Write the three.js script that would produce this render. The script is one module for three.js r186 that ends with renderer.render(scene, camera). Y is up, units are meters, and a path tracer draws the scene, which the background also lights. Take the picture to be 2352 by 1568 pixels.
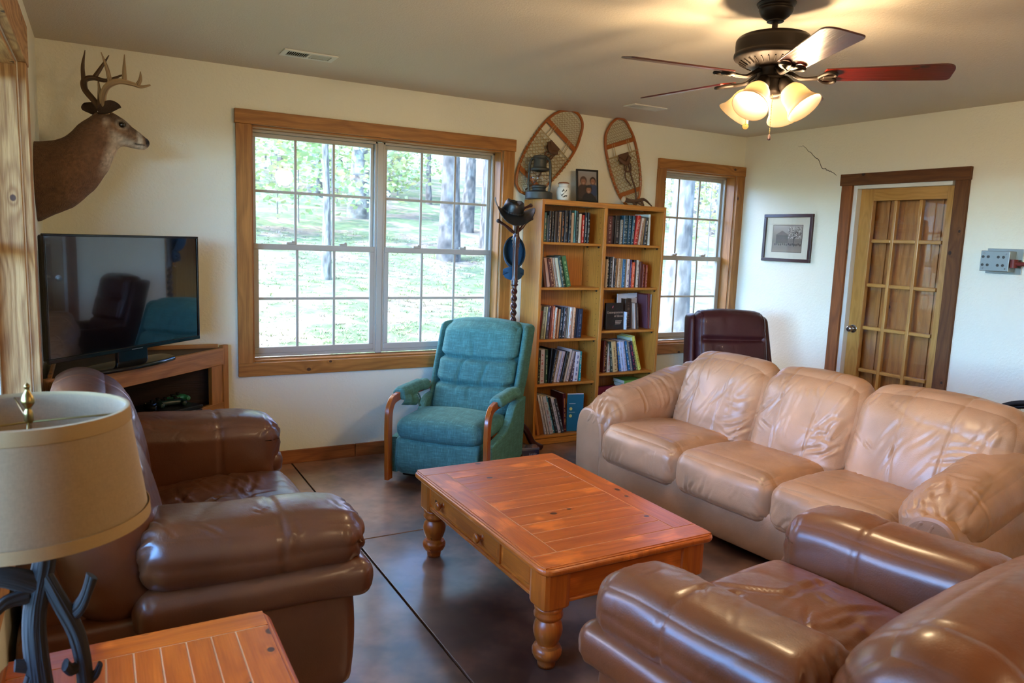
import * as THREE from 'three';
import { RoundedBoxGeometry } from 'three/addons/geometries/RoundedBoxGeometry.js';
import { mergeGeometries, mergeVertices } from 'three/addons/utils/BufferGeometryUtils.js';
import { Sky } from 'three/addons/objects/Sky.js';
import { MarchingCubes } from 'three/addons/objects/MarchingCubes.js';
import { RectAreaLightUniformsLib } from 'three/addons/lights/RectAreaLightUniformsLib.js';

// ---------------------------------------------------------------- camera, sky, sun, exposure
const scene = new THREE.Scene();
const camera = new THREE.PerspectiveCamera(49.55, 1.5, 0.05, 300);
camera.rotation.order = 'YXZ';
camera.position.set(-4.918, 1.491, 4.749);
camera.rotation.set(-0.1362, -0.5138, 0.0382);
camera.focus = 3.6; camera.userData.fStop = 5.6;
const renderer = new THREE.WebGLRenderer({ antialias: true });
renderer.toneMapping = THREE.LinearToneMapping;
renderer.toneMappingExposure = 1.85;
renderer.shadowMap.enabled = true;
RectAreaLightUniformsLib.init();
const sunDir = new THREE.Vector3(-1.41, 1.95, 0.42).normalize();          // towards the sun
const sky = new Sky(); sky.name = 'sky'; sky.scale.setScalar(1000);
const su = sky.material.uniforms;
su.turbidity.value = 8; su.rayleigh.value = 0.55; su.mieCoefficient.value = 0.004; su.mieDirectionalG.value = 0.7;
su.sunPosition.value.copy(sunDir);
scene.add(sky);
scene.environmentIntensity = 3.0;
const sun = new THREE.DirectionalLight(new THREE.Color(1, 0.93, 0.82), 4.5);
sun.name = 'sun'; sun.position.copy(sunDir).multiplyScalar(40).add(new THREE.Vector3(-2.6, 0, 1)); sun.target.position.set(-2.6, 0, 1);
sun.castShadow = true; Object.assign(sun.shadow.camera, { left: -25, right: 25, top: 25, bottom: -25, near: 1, far: 120 }); sun.shadow.mapSize.set(2048, 2048);
sun.shadow.radius = 1;
scene.add(sun, sun.target);

// ---------------------------------------------------------------- helpers
const PI = Math.PI, V = (x, y, z) => new THREE.Vector3(x, y, z);
function rngOf(a) { return () => { a = (a + 0x6d2b79f5) | 0; let t = Math.imul(a ^ (a >>> 15), 1 | a); t = (t + Math.imul(t ^ (t >>> 7), 61 | t)) ^ t; return ((t ^ (t >>> 14)) >>> 0) / 4294967296; }; }
const rnd = rngOf(7), rr = (a, b) => a + (b - a) * rnd();
const usedNames = {};
function numbered(n) { const k = usedNames[n] = (usedNames[n] ?? -1) + 1; return k ? n + '_' + String(k).padStart(3, '0') : n; }
function tag(o, label, category, group, kind) {
  if (label) o.userData.label = label; if (category) o.userData.category = category;
  if (group) o.userData.group = group; if (kind) o.userData.kind = kind; return o;
}
function thing(name, label, category, pos = [0, 0, 0], turn = 0, group) {
  const o = new THREE.Group(); o.name = numbered(name); o.position.set(...pos); o.rotation.y = turn; scene.add(o);
  return tag(o, label, category, group);
}
function structure(name, pos = [0, 0, 0], turn = 0) { const o = new THREE.Group(); o.name = name; o.position.set(...pos); o.rotation.y = turn; o.userData.kind = 'structure'; scene.add(o); return o; }
function clean(g) {
  g = g.index ? g.toNonIndexed() : g;
  for (const k of Object.keys(g.attributes)) if (!['position', 'normal', 'uv', 'color'].includes(k)) g.deleteAttribute(k);
  if (!g.attributes.normal) g.computeVertexNormals();
  if (!g.attributes.uv) boxUV(g);
  g.morphAttributes = {}; return g;
}
function join(list) { return list.length === 1 ? list[0] : mergeGeometries(list.map(clean)); }
function part(name, geo, m, parent = scene, label) {
  const o = new THREE.Mesh(Array.isArray(geo) ? join(geo) : geo, m); o.name = parent === scene ? numbered(name) : name; o.castShadow = o.receiveShadow = true;
  if (label) o.userData.label = label; if (Array.isArray(geo) && geo.length > 1 && FINE.has(name)) o.userData.kind = 'stuff'; parent.add(o); return o;
}
const FINE = new Set(['title', 'pull_chain', 'pin_holes', 'webbing', 'rim_wrap', 'spiral', 'print_lines', 'dots', 'rules', 'cut_outs', 'holes', 'screws', 'buttons', 'band', 'punch_holes']);
const partEach = (name, list, m, parent) => list.map((g) => part(name, g, m, parent));
function boxUV(g, s = 1, ox = 0, oy = 0) {         // uv in metres, by the face's main direction
  const p = g.attributes.position, n = g.attributes.normal, uv = new Float32Array(p.count * 2);
  for (let i = 0; i < p.count; i += g.index ? 1 : 3) {
    const c = g.index ? 1 : 3; let ax = 0, ay = 0, az = 0;
    for (let k = 0; k < c; k++) { ax += Math.abs(n.getX(i + k)); ay += Math.abs(n.getY(i + k)); az += Math.abs(n.getZ(i + k)); }
    for (let k = 0; k < c; k++) {
      const x = p.getX(i + k), y = p.getY(i + k), z = p.getZ(i + k), j = (i + k) * 2;
      if (ay >= ax && ay >= az) { uv[j] = x; uv[j + 1] = z; } else if (ax >= az) { uv[j] = z; uv[j + 1] = y; } else { uv[j] = x; uv[j + 1] = y; }
      uv[j] = uv[j] * s + ox; uv[j + 1] = uv[j + 1] * s + oy;
    }
  }
  g.setAttribute('uv', new THREE.BufferAttribute(uv, 2)); return g;
}
function grainUV(g, axis, ou = rr(0, 5), ov = rr(0, 5)) {     // wood: u runs along the board
  g = g.index ? g.toNonIndexed() : g;
  const p = g.attributes.position, n = g.attributes.normal, uv = new Float32Array(p.count * 2), k = 'xyz'.indexOf(axis), others = [0, 1, 2].filter((i) => i !== k);
  const at = (a, i, c) => a.array[i * 3 + c];
  for (let i = 0; i < p.count; i += 3) {
    const s = [0, 0, 0]; for (let j = 0; j < 3; j++) for (let c = 0; c < 3; c++) s[c] += Math.abs(at(n, i + j, c));
    const main = s.indexOf(Math.max(...s)), v = main === others[0] ? others[1] : others[0];
    for (let j = 0; j < 3; j++) {
      uv[(i + j) * 2] = ou + (main === k ? at(p, i + j, others[1]) * 0.2 : at(p, i + j, k)); uv[(i + j) * 2 + 1] = ov + at(p, i + j, v) + (main === k ? 0 : 0.37 * main);
    }
  }
  g.setAttribute('uv', new THREE.BufferAttribute(uv, 2)); return g;
}
// a board with eased edges, its grain along one axis, centred at (x, y, z)
function board(w, h, d, x = 0, y = 0, z = 0, axis, r = 0.003) {
  axis = axis ?? (w >= h && w >= d ? 'x' : h >= d ? 'y' : 'z');
  const g = grainUV(new RoundedBoxGeometry(w, h, d, 1, Math.min(r, w / 2.1, h / 2.1, d / 2.1)), axis);
  return g.translate(x, y, z);
}
function plain(w, h, d, x = 0, y = 0, z = 0) { return boxUV(clean(new THREE.BoxGeometry(w, h, d))).translate(x, y, z); }
function rbox(w, h, d, r, x = 0, y = 0, z = 0, seg = 2) { return boxUV(clean(new RoundedBoxGeometry(w, h, d, seg, Math.min(r, w / 2.05, h / 2.05, d / 2.05)))).translate(x, y, z); }
function cyl(r1, r2, h, x = 0, y = 0, z = 0, n = 16) { return clean(new THREE.CylinderGeometry(r1, r2, h, n)).translate(x, y, z); }
function lathe(pts, n = 24) { return clean(new THREE.LatheGeometry(pts.map(([r, y]) => new THREE.Vector2(r, y)), n)); }
function smoothLathe(pts, n = 24, steps = 48) { const c = new THREE.SplineCurve(pts.map(([r, y]) => new THREE.Vector2(r, y))); return clean(new THREE.LatheGeometry(c.getPoints(steps).map((q) => new THREE.Vector2(Math.max(q.x, 0.0001), q.y)), n)); }
function ext(shape, depth, bevel = 0, seg = 12) { return boxUV(clean(new THREE.ExtrudeGeometry(shape, { depth: depth - 2 * bevel, bevelEnabled: bevel > 0, bevelThickness: bevel, bevelSize: bevel, bevelOffset: -bevel, bevelSegments: 2, curveSegments: seg }))).translate(0, 0, bevel); }
// a tube through points whose radius changes along it, closed at both ends
function limb(pts, radii, radial = 10, steps = 0, flat = 1) {
  const curve = new THREE.CatmullRomCurve3(pts.map((p) => V(...p)), false, 'centripetal'), n = steps || pts.length * 5, fr = curve.computeFrenetFrames(n, false), P = [], U = [], I = [];
  const L = curve.getLength();
  for (let i = 0; i <= n; i++) {
    const t = i / n, c = curve.getPointAt(t), f = t * (radii.length - 1), a = Math.min(Math.floor(f), radii.length - 2), r = radii[a] + (radii[a + 1] - radii[a]) * (f - a);
    for (let j = 0; j <= radial; j++) { const q = j / radial * PI * 2, v = c.clone().addScaledVector(fr.normals[i], Math.cos(q) * r).addScaledVector(fr.binormals[i], Math.sin(q) * r * flat); P.push(v.x, v.y, v.z); U.push(t * L, j / radial * 0.3); }
  }
  for (let i = 0; i < n; i++) for (let j = 0; j < radial; j++) { const a = i * (radial + 1) + j, b = a + radial + 1; I.push(a, a + 1, b, b, a + 1, b + 1); }
  for (const e of [0, n]) { const c = curve.getPointAt(e / n), k = P.length / 3; P.push(c.x, c.y, c.z); U.push(0, 0); const o = e * (radial + 1); for (let j = 0; j < radial; j++) e ? I.push(k, o + j, o + j + 1) : I.push(k, o + j + 1, o + j); }
  const g = new THREE.BufferGeometry(); g.setAttribute('position', new THREE.Float32BufferAttribute(P, 3)); g.setAttribute('uv', new THREE.Float32BufferAttribute(U, 2)); g.setIndex(I);
  // orient outward
  g.computeVertexNormals();
  const nn = g.attributes.normal, mid = Math.floor(n / 2) * (radial + 1), c = curve.getPointAt(Math.floor(n / 2) / n), d = V(P[mid * 3], P[mid * 3 + 1], P[mid * 3 + 2]).sub(c);
  if (d.dot(V(nn.getX(mid), nn.getY(mid), nn.getZ(mid))) < 0) { for (let i = 0; i < I.length; i += 3) [I[i], I[i + 1]] = [I[i + 1], I[i]]; g.setIndex(I); g.computeVertexNormals(); }
  return clean(g);
}
const rod = (a, b, r, n = 8) => limb([a, [(a[0] + b[0]) / 2, (a[1] + b[1]) / 2, (a[2] + b[2]) / 2], b], [r, r], n, 2);
const place = (g, x, y, z, rx = 0, ry = 0, rz = 0) => { g.applyMatrix4(new THREE.Matrix4().compose(V(x, y, z), new THREE.Quaternion().setFromEuler(new THREE.Euler(rx, ry, rz, 'YXZ')), V(1, 1, 1))); return g; };

// ---------------------------------------------------------------- noise
const HASH = new Float32Array(65536); { const q = rngOf(99); for (let i = 0; i < 65536; i++) HASH[i] = q(); }
const sm = (t) => t * t * (3 - 2 * t);
function vn(x, y, px = 256, py = 256, s = 0) {      // value noise in 0..1 that repeats every px, py
  const xi = Math.floor(x), yi = Math.floor(y), u = sm(x - xi), v = sm(y - yi), m = (a, b) => ((a % b) + b) % b;
  const x0 = m(xi, px), x1 = m(xi + 1, px), y0 = m(yi, py), y1 = m(yi + 1, py), h = (a, b) => HASH[(a * 157 + b * 3571 + s * 7919) & 65535];
  return (h(x0, y0) * (1 - u) + h(x1, y0) * u) * (1 - v) + (h(x0, y1) * (1 - u) + h(x1, y1) * u) * v;
}
function fbm(x, y, px, py, oct = 4, s = 0) { let a = 0, k = 0.5, t = 0; for (let i = 0; i < oct; i++) { a += k * vn(x, y, px, py, s + i); t += k; x *= 2; y *= 2; px *= 2; py *= 2; k *= 0.5; } return a / t; }
function n3(x, y, z) {                               // value noise in space, -1..1
  const xi = Math.floor(x), yi = Math.floor(y), zi = Math.floor(z), u = sm(x - xi), v = sm(y - yi), w = sm(z - zi), h = (a, b, c) => HASH[(a * 157 + b * 3571 + c * 9973) & 65535];
  const l = (a, b, t) => a + (b - a) * t;
  return 2 * l(l(l(h(xi, yi, zi), h(xi + 1, yi, zi), u), l(h(xi, yi + 1, zi), h(xi + 1, yi + 1, zi), u), v), l(l(h(xi, yi, zi + 1), h(xi + 1, yi, zi + 1), u), l(h(xi, yi + 1, zi + 1), h(xi + 1, yi + 1, zi + 1), u), v), w) - 1;
}
const clamp = (x, a = 0, b = 1) => Math.min(b, Math.max(a, x)), mix = (a, b, t) => a + (b - a) * t, step2 = (a, b, x) => sm(clamp((x - a) / (b - a)));
function hex(c) { const k = new THREE.Color(c); k.convertLinearToSRGB(); return [k.r, k.g, k.b]; }

// ---------------------------------------------------------------- textures (fn gives sRGB colour or a grey value per pixel, u and v in 0..1)
function tex(w, h, fn, grey, rx = 1, ry = 1) {
  const d = new Uint8Array(w * h * 4);
  for (let y = 0; y < h; y++) for (let x = 0; x < w; x++) {
    const c = fn((x + 0.5) / w, (y + 0.5) / h), i = (y * w + x) * 4;
    if (grey) d[i] = d[i + 1] = d[i + 2] = clamp(c) * 255; else { d[i] = clamp(c[0]) * 255; d[i + 1] = clamp(c[1]) * 255; d[i + 2] = clamp(c[2]) * 255; }
    d[i + 3] = 255;
  }
  const t = new THREE.DataTexture(d, w, h); t.wrapS = t.wrapT = THREE.RepeatWrapping; t.magFilter = THREE.LinearFilter; t.minFilter = THREE.LinearMipmapLinearFilter; t.generateMipmaps = true;
  if (!grey) t.colorSpace = THREE.SRGBColorSpace; t.repeat.set(rx, ry); t.needsUpdate = true; return t;
}
function woodTex(light, dark, { seed = 1, rings = 14, warp = 0.5, fibre = 0.25, knots = 3, knotColor = '#3a1f10', contrast = 1, scuff = 0, w = 1024, h = 512 } = {}) {
  // one tile is 1 m along the grain and 0.5 m across
  const L = hex(light), D = hex(dark), K = hex(knotColor), q = rngOf(seed * 31 + 5), ks = [];
  for (let i = 0; i < knots; i++) ks.push([q(), q(), 0.006 + 0.009 * q(), q() < 0.5 ? -1 : 1]);
  return tex(w, h, (u, v) => {
    let f = v * rings + warp * 3 * (fbm(u * 2, v * 5, 2, 5, 3, seed) - 0.5) * 2, kd = 0;
    for (const [ku, kv, kr, sg] of ks) {
      let du = u - ku, dv = v - kv; du -= Math.round(du); dv -= Math.round(dv); dv *= 0.5;
      const e = Math.sqrt(du * du * 0.35 + dv * dv) / kr; f += sg * 2.2 * Math.exp(-e * 0.55) ; const e2 = Math.sqrt(du * du * 0.6 + dv * dv) / kr; kd = Math.max(kd, step2(1.15, 0.7, e2));
    }
    const ring = 0.5 + 0.5 * Math.sin(f * 2 * PI), fib = fbm(u * 10, v * 160, 10, 160, 2, seed + 9), fine = vn(u * 40, v * 420, 40, 420, seed + 4), patch = fbm(u * 3, v * 4, 3, 4, 3, seed + 20);
    let g = clamp(0.5 + contrast * (0.36 * (Math.pow(ring, 1.6) - 0.45) + fibre * 2.0 * (fib - 0.5) + 0.22 * (fine - 0.5) + 0.7 * (patch - 0.5)));
    let c = [0, 1, 2].map((i) => mix(L[i], D[i], g));
    if (scuff) { const sc = step2(0.62, 0.8, fbm(u * 6 + 3, v * 5, 6, 5, 4, seed + 40)) * scuff * (0.4 + 0.6 * fine); c = c.map((x) => mix(x, Math.min(1, x * 1.25 + 0.08), sc)); }
    return c.map((x, i) => mix(x, K[i], kd * 0.85));
  }, false, 1, 2);
}
const fineBump = tex(512, 256, (u, v) => 0.6 * fbm(u * 6, v * 120, 6, 120, 2, 3) + 0.4 * vn(u * 20, v * 200, 20, 200, 8), true, 1, 2);
function woodMat(map, opt = {}) { return new THREE.MeshPhysicalMaterial({ map, bumpMap: fineBump, bumpScale: opt.bump ?? 0.0006, roughness: 0.5, ...(({ bump, ...o }) => o)(opt) }); }
const std = (o) => new THREE.MeshPhysicalMaterial(o);
const T = {
  cedar: woodTex('#bd803c', '#85531e', { seed: 1, rings: 9, knots: 3, contrast: 0.9 }),
  rough: woodTex('#c79a63', '#86592e', { seed: 2, rings: 12, knots: 3, contrast: 1.15, warp: 0.8 }),
  pine: woodTex('#c9681a', '#97430e', { seed: 3, rings: 7, knots: 4, contrast: 0.75, scuff: 0.9, knotColor: '#35180c' }),
  oak: woodTex('#d18c3c', '#a46622', { seed: 4, rings: 26, knots: 0, fibre: 0.5, contrast: 0.8, warp: 0.35 }),
  birch: woodTex('#c8964f', '#9a6a2a', { seed: 5, rings: 6, knots: 0, contrast: 0.7, warp: 0.9 }),
  red: woodTex('#b06a34', '#743b17', { seed: 6, rings: 8, knots: 5, contrast: 0.9, knotColor: '#2a1009' }),
  dark: woodTex('#4a1f18', '#220b08', { seed: 7, rings: 9, knots: 0, contrast: 0.8, w: 512, h: 256 }),
};
const leatherBump = tex(1024, 1024, (u, v) => {
  let d1 = 9, d2 = 9; const X = u * 110, Y = v * 110, xi = Math.floor(X), yi = Math.floor(Y);
  for (let j = -1; j <= 1; j++) for (let i = -1; i <= 1; i++) { const a = ((xi + i) % 110 + 110) % 110, b = ((yi + j) % 110 + 110) % 110, dx = xi + i + HASH[(a * 157 + b * 3571) & 65535] - X, dy = yi + j + HASH[(a * 911 + b * 223 + 77) & 65535] - Y, e = dx * dx + dy * dy; if (e < d1) { d2 = d1; d1 = e; } else if (e < d2) d2 = e; }
  const cell = clamp((Math.sqrt(d2) - Math.sqrt(d1)) * 2.2), r = (f, s, p) => Math.pow(1 - Math.abs(2 * fbm(u * f, v * f, f, f, 3, s) - 1), p);
  const wu = u + 0.03 * fbm(u * 6, v * 6, 6, 6, 2, 15), wv = v + 0.03 * fbm(u * 6, v * 6, 6, 6, 2, 16), rr2 = (f, s, p) => Math.pow(1 - Math.abs(2 * fbm(wu * f, wv * f, f, f, 2, s) - 1), p);
  return 0.5 + 0.10 * cell + 0.3 * (fbm(u * 12, v * 12, 12, 12, 4, 5) - 0.5) - 0.12 * rr2(22, 1, 8) - 0.1 * rr2(40, 2, 8);
}, true, 1.25, 1.25);
const leatherTone = tex(512, 512, (u, v) => { const r = (f, s, p) => Math.pow(1 - Math.abs(2 * fbm(u * f, v * f, f, f, 3, s) - 1), p); const k = 0.86 + 0.24 * (fbm(u * 5, v * 5, 5, 5, 4, 31) - 0.5); return [k * 1.0, k * 0.985, k * 0.97]; }, false, 1.25, 1.25);
const leatherRough = tex(512, 512, (u, v) => clamp(0.62 + 0.4 * (fbm(u * 7, v * 7, 7, 7, 4, 51) - 0.5) + 0.1 * (vn(u * 60, v * 60, 60, 60, 2) - 0.5), 0.46, 0.9), true, 1.25, 1.25);
const leather = (c, o = {}) => std({ color: c, map: leatherTone, bumpMap: leatherBump, bumpScale: 0.0016, roughnessMap: leatherRough, ...o, roughness: 0.78 });
const wallBump = tex(1024, 1024, (u, v) => { const a = fbm(u * 90, v * 90, 90, 90, 3, 4); return 0.3 + 0.5 * step2(0.42, 0.66, a) + 0.2 * vn(u * 300, v * 300, 300, 300, 6); }, true, 1, 1);
const ceilBump = tex(1024, 1024, (u, v) => 0.6 * fbm(u * 140, v * 140, 140, 140, 3, 14) + 0.4 * vn(u * 400, v * 400, 400, 400, 3), true, 1, 1);
const floorTone = tex(2048, 2048, (u, v) => {
  const a = fbm(u * 7, v * 7, 7, 7, 6, 61), b = fbm(u * 20 + 2 * a, v * 20, 20, 20, 5, 71), s = fbm(u * 60, v * 60, 60, 60, 4, 81), w = step2(0.35, 0.85, fbm(u * 9, v * 9, 9, 9, 5, 91)), g = step2(0.6, 0.9, vn(u * 500, v * 500, 500, 500, 5));
  const t = clamp(0.5 + 1.9 * (a - 0.5) + 1.3 * (b - 0.5) + 0.5 * (s - 0.5)), A = [0.23, 0.14, 0.105], B = [0.60, 0.44, 0.355], C = [0.6, 0.53, 0.48];
  return [0, 1, 2].map((i) => mix(mix(A[i], B[i], t), C[i], 0.4 * w));
}, false, 1 / 3.2, 1 / 3.2);
const floorRough = tex(1024, 1024, (u, v) => clamp(0.5 + 0.3 * (fbm(u * 16, v * 16, 16, 16, 5, 33) - 0.4) + 0.16 * (fbm(u * 60, v * 60, 60, 60, 3, 43) - 0.5), 0.42, 0.8), true, 1 / 3.2, 1 / 3.2);
const fabricTone = tex(512, 512, (u, v) => {
  const th = 0.5 + 0.5 * Math.sin(v * 2 * PI * 128), tw = 0.5 + 0.5 * Math.sin(u * 2 * PI * 128), a = vn(u * 32, v * 4, 32, 4, 2), b = vn(u * 4, v * 32, 4, 32, 5), blk = vn(u * 8, v * 8, 8, 8, 9), st = Math.max(step2(0.6, 0.85, vn(u * 64, v * 6, 64, 6, 12)) * step2(0.4, 0.6, blk), step2(0.6, 0.85, vn(u * 6, v * 64, 6, 64, 13)) * step2(0.6, 0.4, blk));
  const k = 0.8 + 0.1 * (a - 0.5) + 0.1 * (b - 0.5) + 0.1 * (th * tw - 0.3) + 0.12 * st; return [k * 0.93, k, k];
}, false, 6, 6);
const fabricBump = tex(512, 512, (u, v) => 0.5 + 0.25 * Math.sin(v * 2 * PI * 128) * Math.cos(u * 2 * PI * 64) + 0.25 * vn(u * 128, v * 128, 128, 128, 2), true, 4, 4);
const linen = tex(512, 512, (u, v) => { const k = 0.92 + 0.05 * (vn(u * 60, v * 300, 60, 300, 2) - 0.5) + 0.05 * (vn(u * 300, v * 60, 300, 60, 3) - 0.5); return [k, k * 0.985, k * 0.95]; }, false, 3, 3);
const furBump = tex(512, 512, (u, v) => 0.5 * vn(u * 120, v * 50, 120, 50, 1) + 0.5 * vn(u * 220, v * 90, 220, 90, 2), true, 4, 4);
const barkTex = tex(512, 512, (u, v) => { const r = fbm(u * 5 + fbm(u * 9, v * 9, 9, 9, 2, 8) * 0.6, v * 44, 5, 44, 4, 3), k = 0.4 + 0.75 * r; return [k * 0.95, k * 0.9, k * 0.84]; }, false, 1, 1);

const M = {
  wall: std({ color: '#e9e6d0', bumpMap: wallBump, bumpScale: 0.0009, roughness: 0.62 }),
  ceiling: std({ color: '#d6c9b4', bumpMap: ceilBump, bumpScale: 0.0015, roughness: 0.85 }),
  floor: std({ map: floorTone, roughnessMap: floorRough, roughness: 0.8, bumpMap: floorRough, bumpScale: 0.0004, ior: 1.9, clearcoat: 1, clearcoatRoughness: 0.16 }),
  cedar: woodMat(T.cedar), rough: woodMat(T.rough, { bump: 0.0012, roughness: 0.7 }), pine: woodMat(T.pine, { roughness: 0.38, clearcoat: 0.35, clearcoatRoughness: 0.25 }), oak: woodMat(T.oak, { roughness: 0.4, clearcoat: 0.25, clearcoatRoughness: 0.3 }),
  birch: woodMat(T.birch, { roughness: 0.35, clearcoat: 0.2 }), red: woodMat(T.red, { roughness: 0.6 }), dark: woodMat(T.dark, { roughness: 0.28, clearcoat: 0.2, clearcoatRoughness: 0.25 }),
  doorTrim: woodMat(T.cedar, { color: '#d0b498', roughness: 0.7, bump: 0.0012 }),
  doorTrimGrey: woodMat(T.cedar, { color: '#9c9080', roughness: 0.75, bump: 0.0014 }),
  vinyl: std({ color: '#aeaba0', roughness: 0.4 }), white: std({ color: '#dcd9cc', roughness: 0.5 }),
  glass: std({ color: '#ffffff', transmission: 1, roughness: 0.0, ior: 1.5, thickness: 0 }),
  black: std({ color: '#0b0b0c', roughness: 0.35 }), blackGloss: std({ color: '#060607', roughness: 0.12 }), bronze: std({ color: '#2b221b', roughness: 0.45, metalness: 0.6 }),
  brass: std({ color: '#8f7a4a', roughness: 0.3, metalness: 1 }), steel: std({ color: '#9a978c', roughness: 0.32, metalness: 1 }), chrome: std({ color: '#b8b8b8', roughness: 0.16, metalness: 1 }),
};
// ---------------------------------------------------------------- room shell
const H = 2.44, XL = -5.16, ZR = 7.2;
function wallWith(name, w, h, depth, holes, place3) {     // a wall as a slab with openings; local x along it, y up, thickness +z
  const s = new THREE.Shape(); s.moveTo(0, 0); s.lineTo(w, 0); s.lineTo(w, h); s.lineTo(0, h); s.closePath();
  for (const [x0, x1, y0, y1] of holes) { const p = new THREE.Path(); p.moveTo(x0, y0); p.lineTo(x0, y1); p.lineTo(x1, y1); p.lineTo(x1, y0); p.closePath(); s.holes.push(p); }
  const g = ext(s, depth); g.applyMatrix4(place3); boxUV(g);
  const o = structure(name); part('plaster', g, M.wall, o); return o;
}
const mat4 = (x, y, z, ry) => new THREE.Matrix4().compose(V(x, y, z), new THREE.Quaternion().setFromEuler(new THREE.Euler(0, ry, 0)), V(1, 1, 1));
const BW = { x0: -4.087, x1: -2.372, y0: 0.672, y1: 2.115 }, SW = { x0: -0.878, x1: -0.082, y0: 0.675, y1: 2.105 };
const LW = [{ z0: 1.19, z1: 3.62, y0: 0.67, y1: 2.105 }], DR = { z0: 1.1, z1: 1.86, y1: 1.985 };
// back wall: x from XL-0.2 to 0.2, thickness towards -z
wallWith('wall_back', 5.56, H + 0.2, 0.17, [[BW.x0 + 5.36, BW.x1 + 5.36, BW.y0, BW.y1], [SW.x0 + 5.36, SW.x1 + 5.36, SW.y0, SW.y1]], mat4(-5.36, 0, -0.17, 0));
// left wall: local x -> world +z ... turned so that its thickness runs to -x
wallWith('wall_left', ZR + 0.1, H + 0.2, 0.17, LW.map((w) => [ZR - w.z1, ZR - w.z0, w.y0, w.y1]), mat4(XL - 0.17, 0, ZR, PI / 2));
const wr = wallWith('wall_right', ZR + 0.1, H + 0.2, 0.17, [[DR.z0, DR.z1, 0.001, DR.y1]], mat4(0.17, 0, 0, -PI / 2));
wallWith('wall_rear', 5.56, H + 0.2, 0.17, [], mat4(-5.36, 0, ZR, 0));
const fl = structure('floor'), ce = structure('ceiling');
{ // concrete slabs, sawn apart along two joints in view
  const jx = -3.853, jz = 1.372, gap = 0.009, xs = [[-5.4, jx], [jx, -1.2], [-1.2, 0.3]], zs = [[-0.2, jz], [jz, 4.4], [4.4, 7.4]];
  for (const [a, b] of xs) for (const [c, d] of zs) part('concrete_slab', boxUV(clean(new RoundedBoxGeometry(b - a - gap, 0.12, d - c - gap, 1, 0.0025))).translate((a + b) / 2, -0.06, (c + d) / 2).applyMatrix4(new THREE.Matrix4()), M.floor, fl);
  const q = fl.children.map((m) => { boxUV(m.geometry); return m; });
  part('joint_filler', plain(5.7, 0.1, 7.6, -2.55, -0.062, 3.6), std({ color: '#241d19', roughness: 0.9 }), fl);
  part('plaster', plain(5.6, 0.2, ZR + 0.4, -2.58, H + 0.1, ZR / 2), M.ceiling, ce);
}
{ // crack in the plaster above the door
  const pts = [], ends = [[0.556, 2.317], [0.60, 2.318], [0.66, 2.27], [0.72, 2.225], [0.76, 2.20], [0.80, 2.135], [0.86, 2.11], [0.9, 2.09], [0.945, 2.062]], q = rngOf(4);
  for (let i = 0; i < ends.length - 1; i++) for (let k = 0; k < 4; k++) { const t = k / 4; pts.push([0.0005, mix(ends[i][1], ends[i + 1][1], t) + (q() - 0.5) * 0.012, mix(ends[i][0], ends[i + 1][0], t) + (q() - 0.5) * 0.01]); }
  part('crack', limb(pts, [0.0008, 0.0018, 0.0024, 0.0026, 0.002], 5, 90), std({ color: '#3a352c', roughness: 1 }), wr);
}
// ---------------------------------------------------------------- windows: double-hung vinyl sashes in a wooden casing
function sash(parent, x0, x1, y0, y1, z, nx, ny, st, top, bottom) {
  const s = new THREE.Group(); s.name = 'sash'; parent.add(s);
  const d = 0.03;
  part('rail', rbox(x1 - x0, top, d, 0.004, (x0 + x1) / 2, y1 - top / 2, z), M.vinyl, s); part('rail', rbox(x1 - x0, bottom, d, 0.004, (x0 + x1) / 2, y0 + bottom / 2, z), M.vinyl, s);
  for (const x of [x0 + st / 2, x1 - st / 2]) part('stile', rbox(st, y1 - y0 - top - bottom, d * 0.96, 0.003, x, (y0 + bottom + y1 - top) / 2, z), M.vinyl, s);
  const gx0 = x0 + st, gx1 = x1 - st, gy0 = y0 + bottom, gy1 = y1 - top;
  for (let i = 0; i < nx; i++) for (let j = 0; j < ny; j++) {
    const w = (gx1 - gx0) / nx, h = (gy1 - gy0) / ny; part('pane', new THREE.PlaneGeometry(w, h).translate(gx0 + w * (i + 0.5), gy0 + h * (j + 0.5), z), M.glass, s);
  }
  for (let i = 1; i < nx; i++) part('muntin', rbox(0.017, gy1 - gy0, 0.012, 0.004, mix(gx0, gx1, i / nx), (gy0 + gy1) / 2, z), M.vinyl, s);
  for (let j = 1; j < ny; j++) part('muntin', rbox(gx1 - gx0, 0.017, 0.0125, 0.004, (gx0 + gx1) / 2, mix(gy0, gy1, j / ny), z), M.vinyl, s);
  return s;
}
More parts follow.
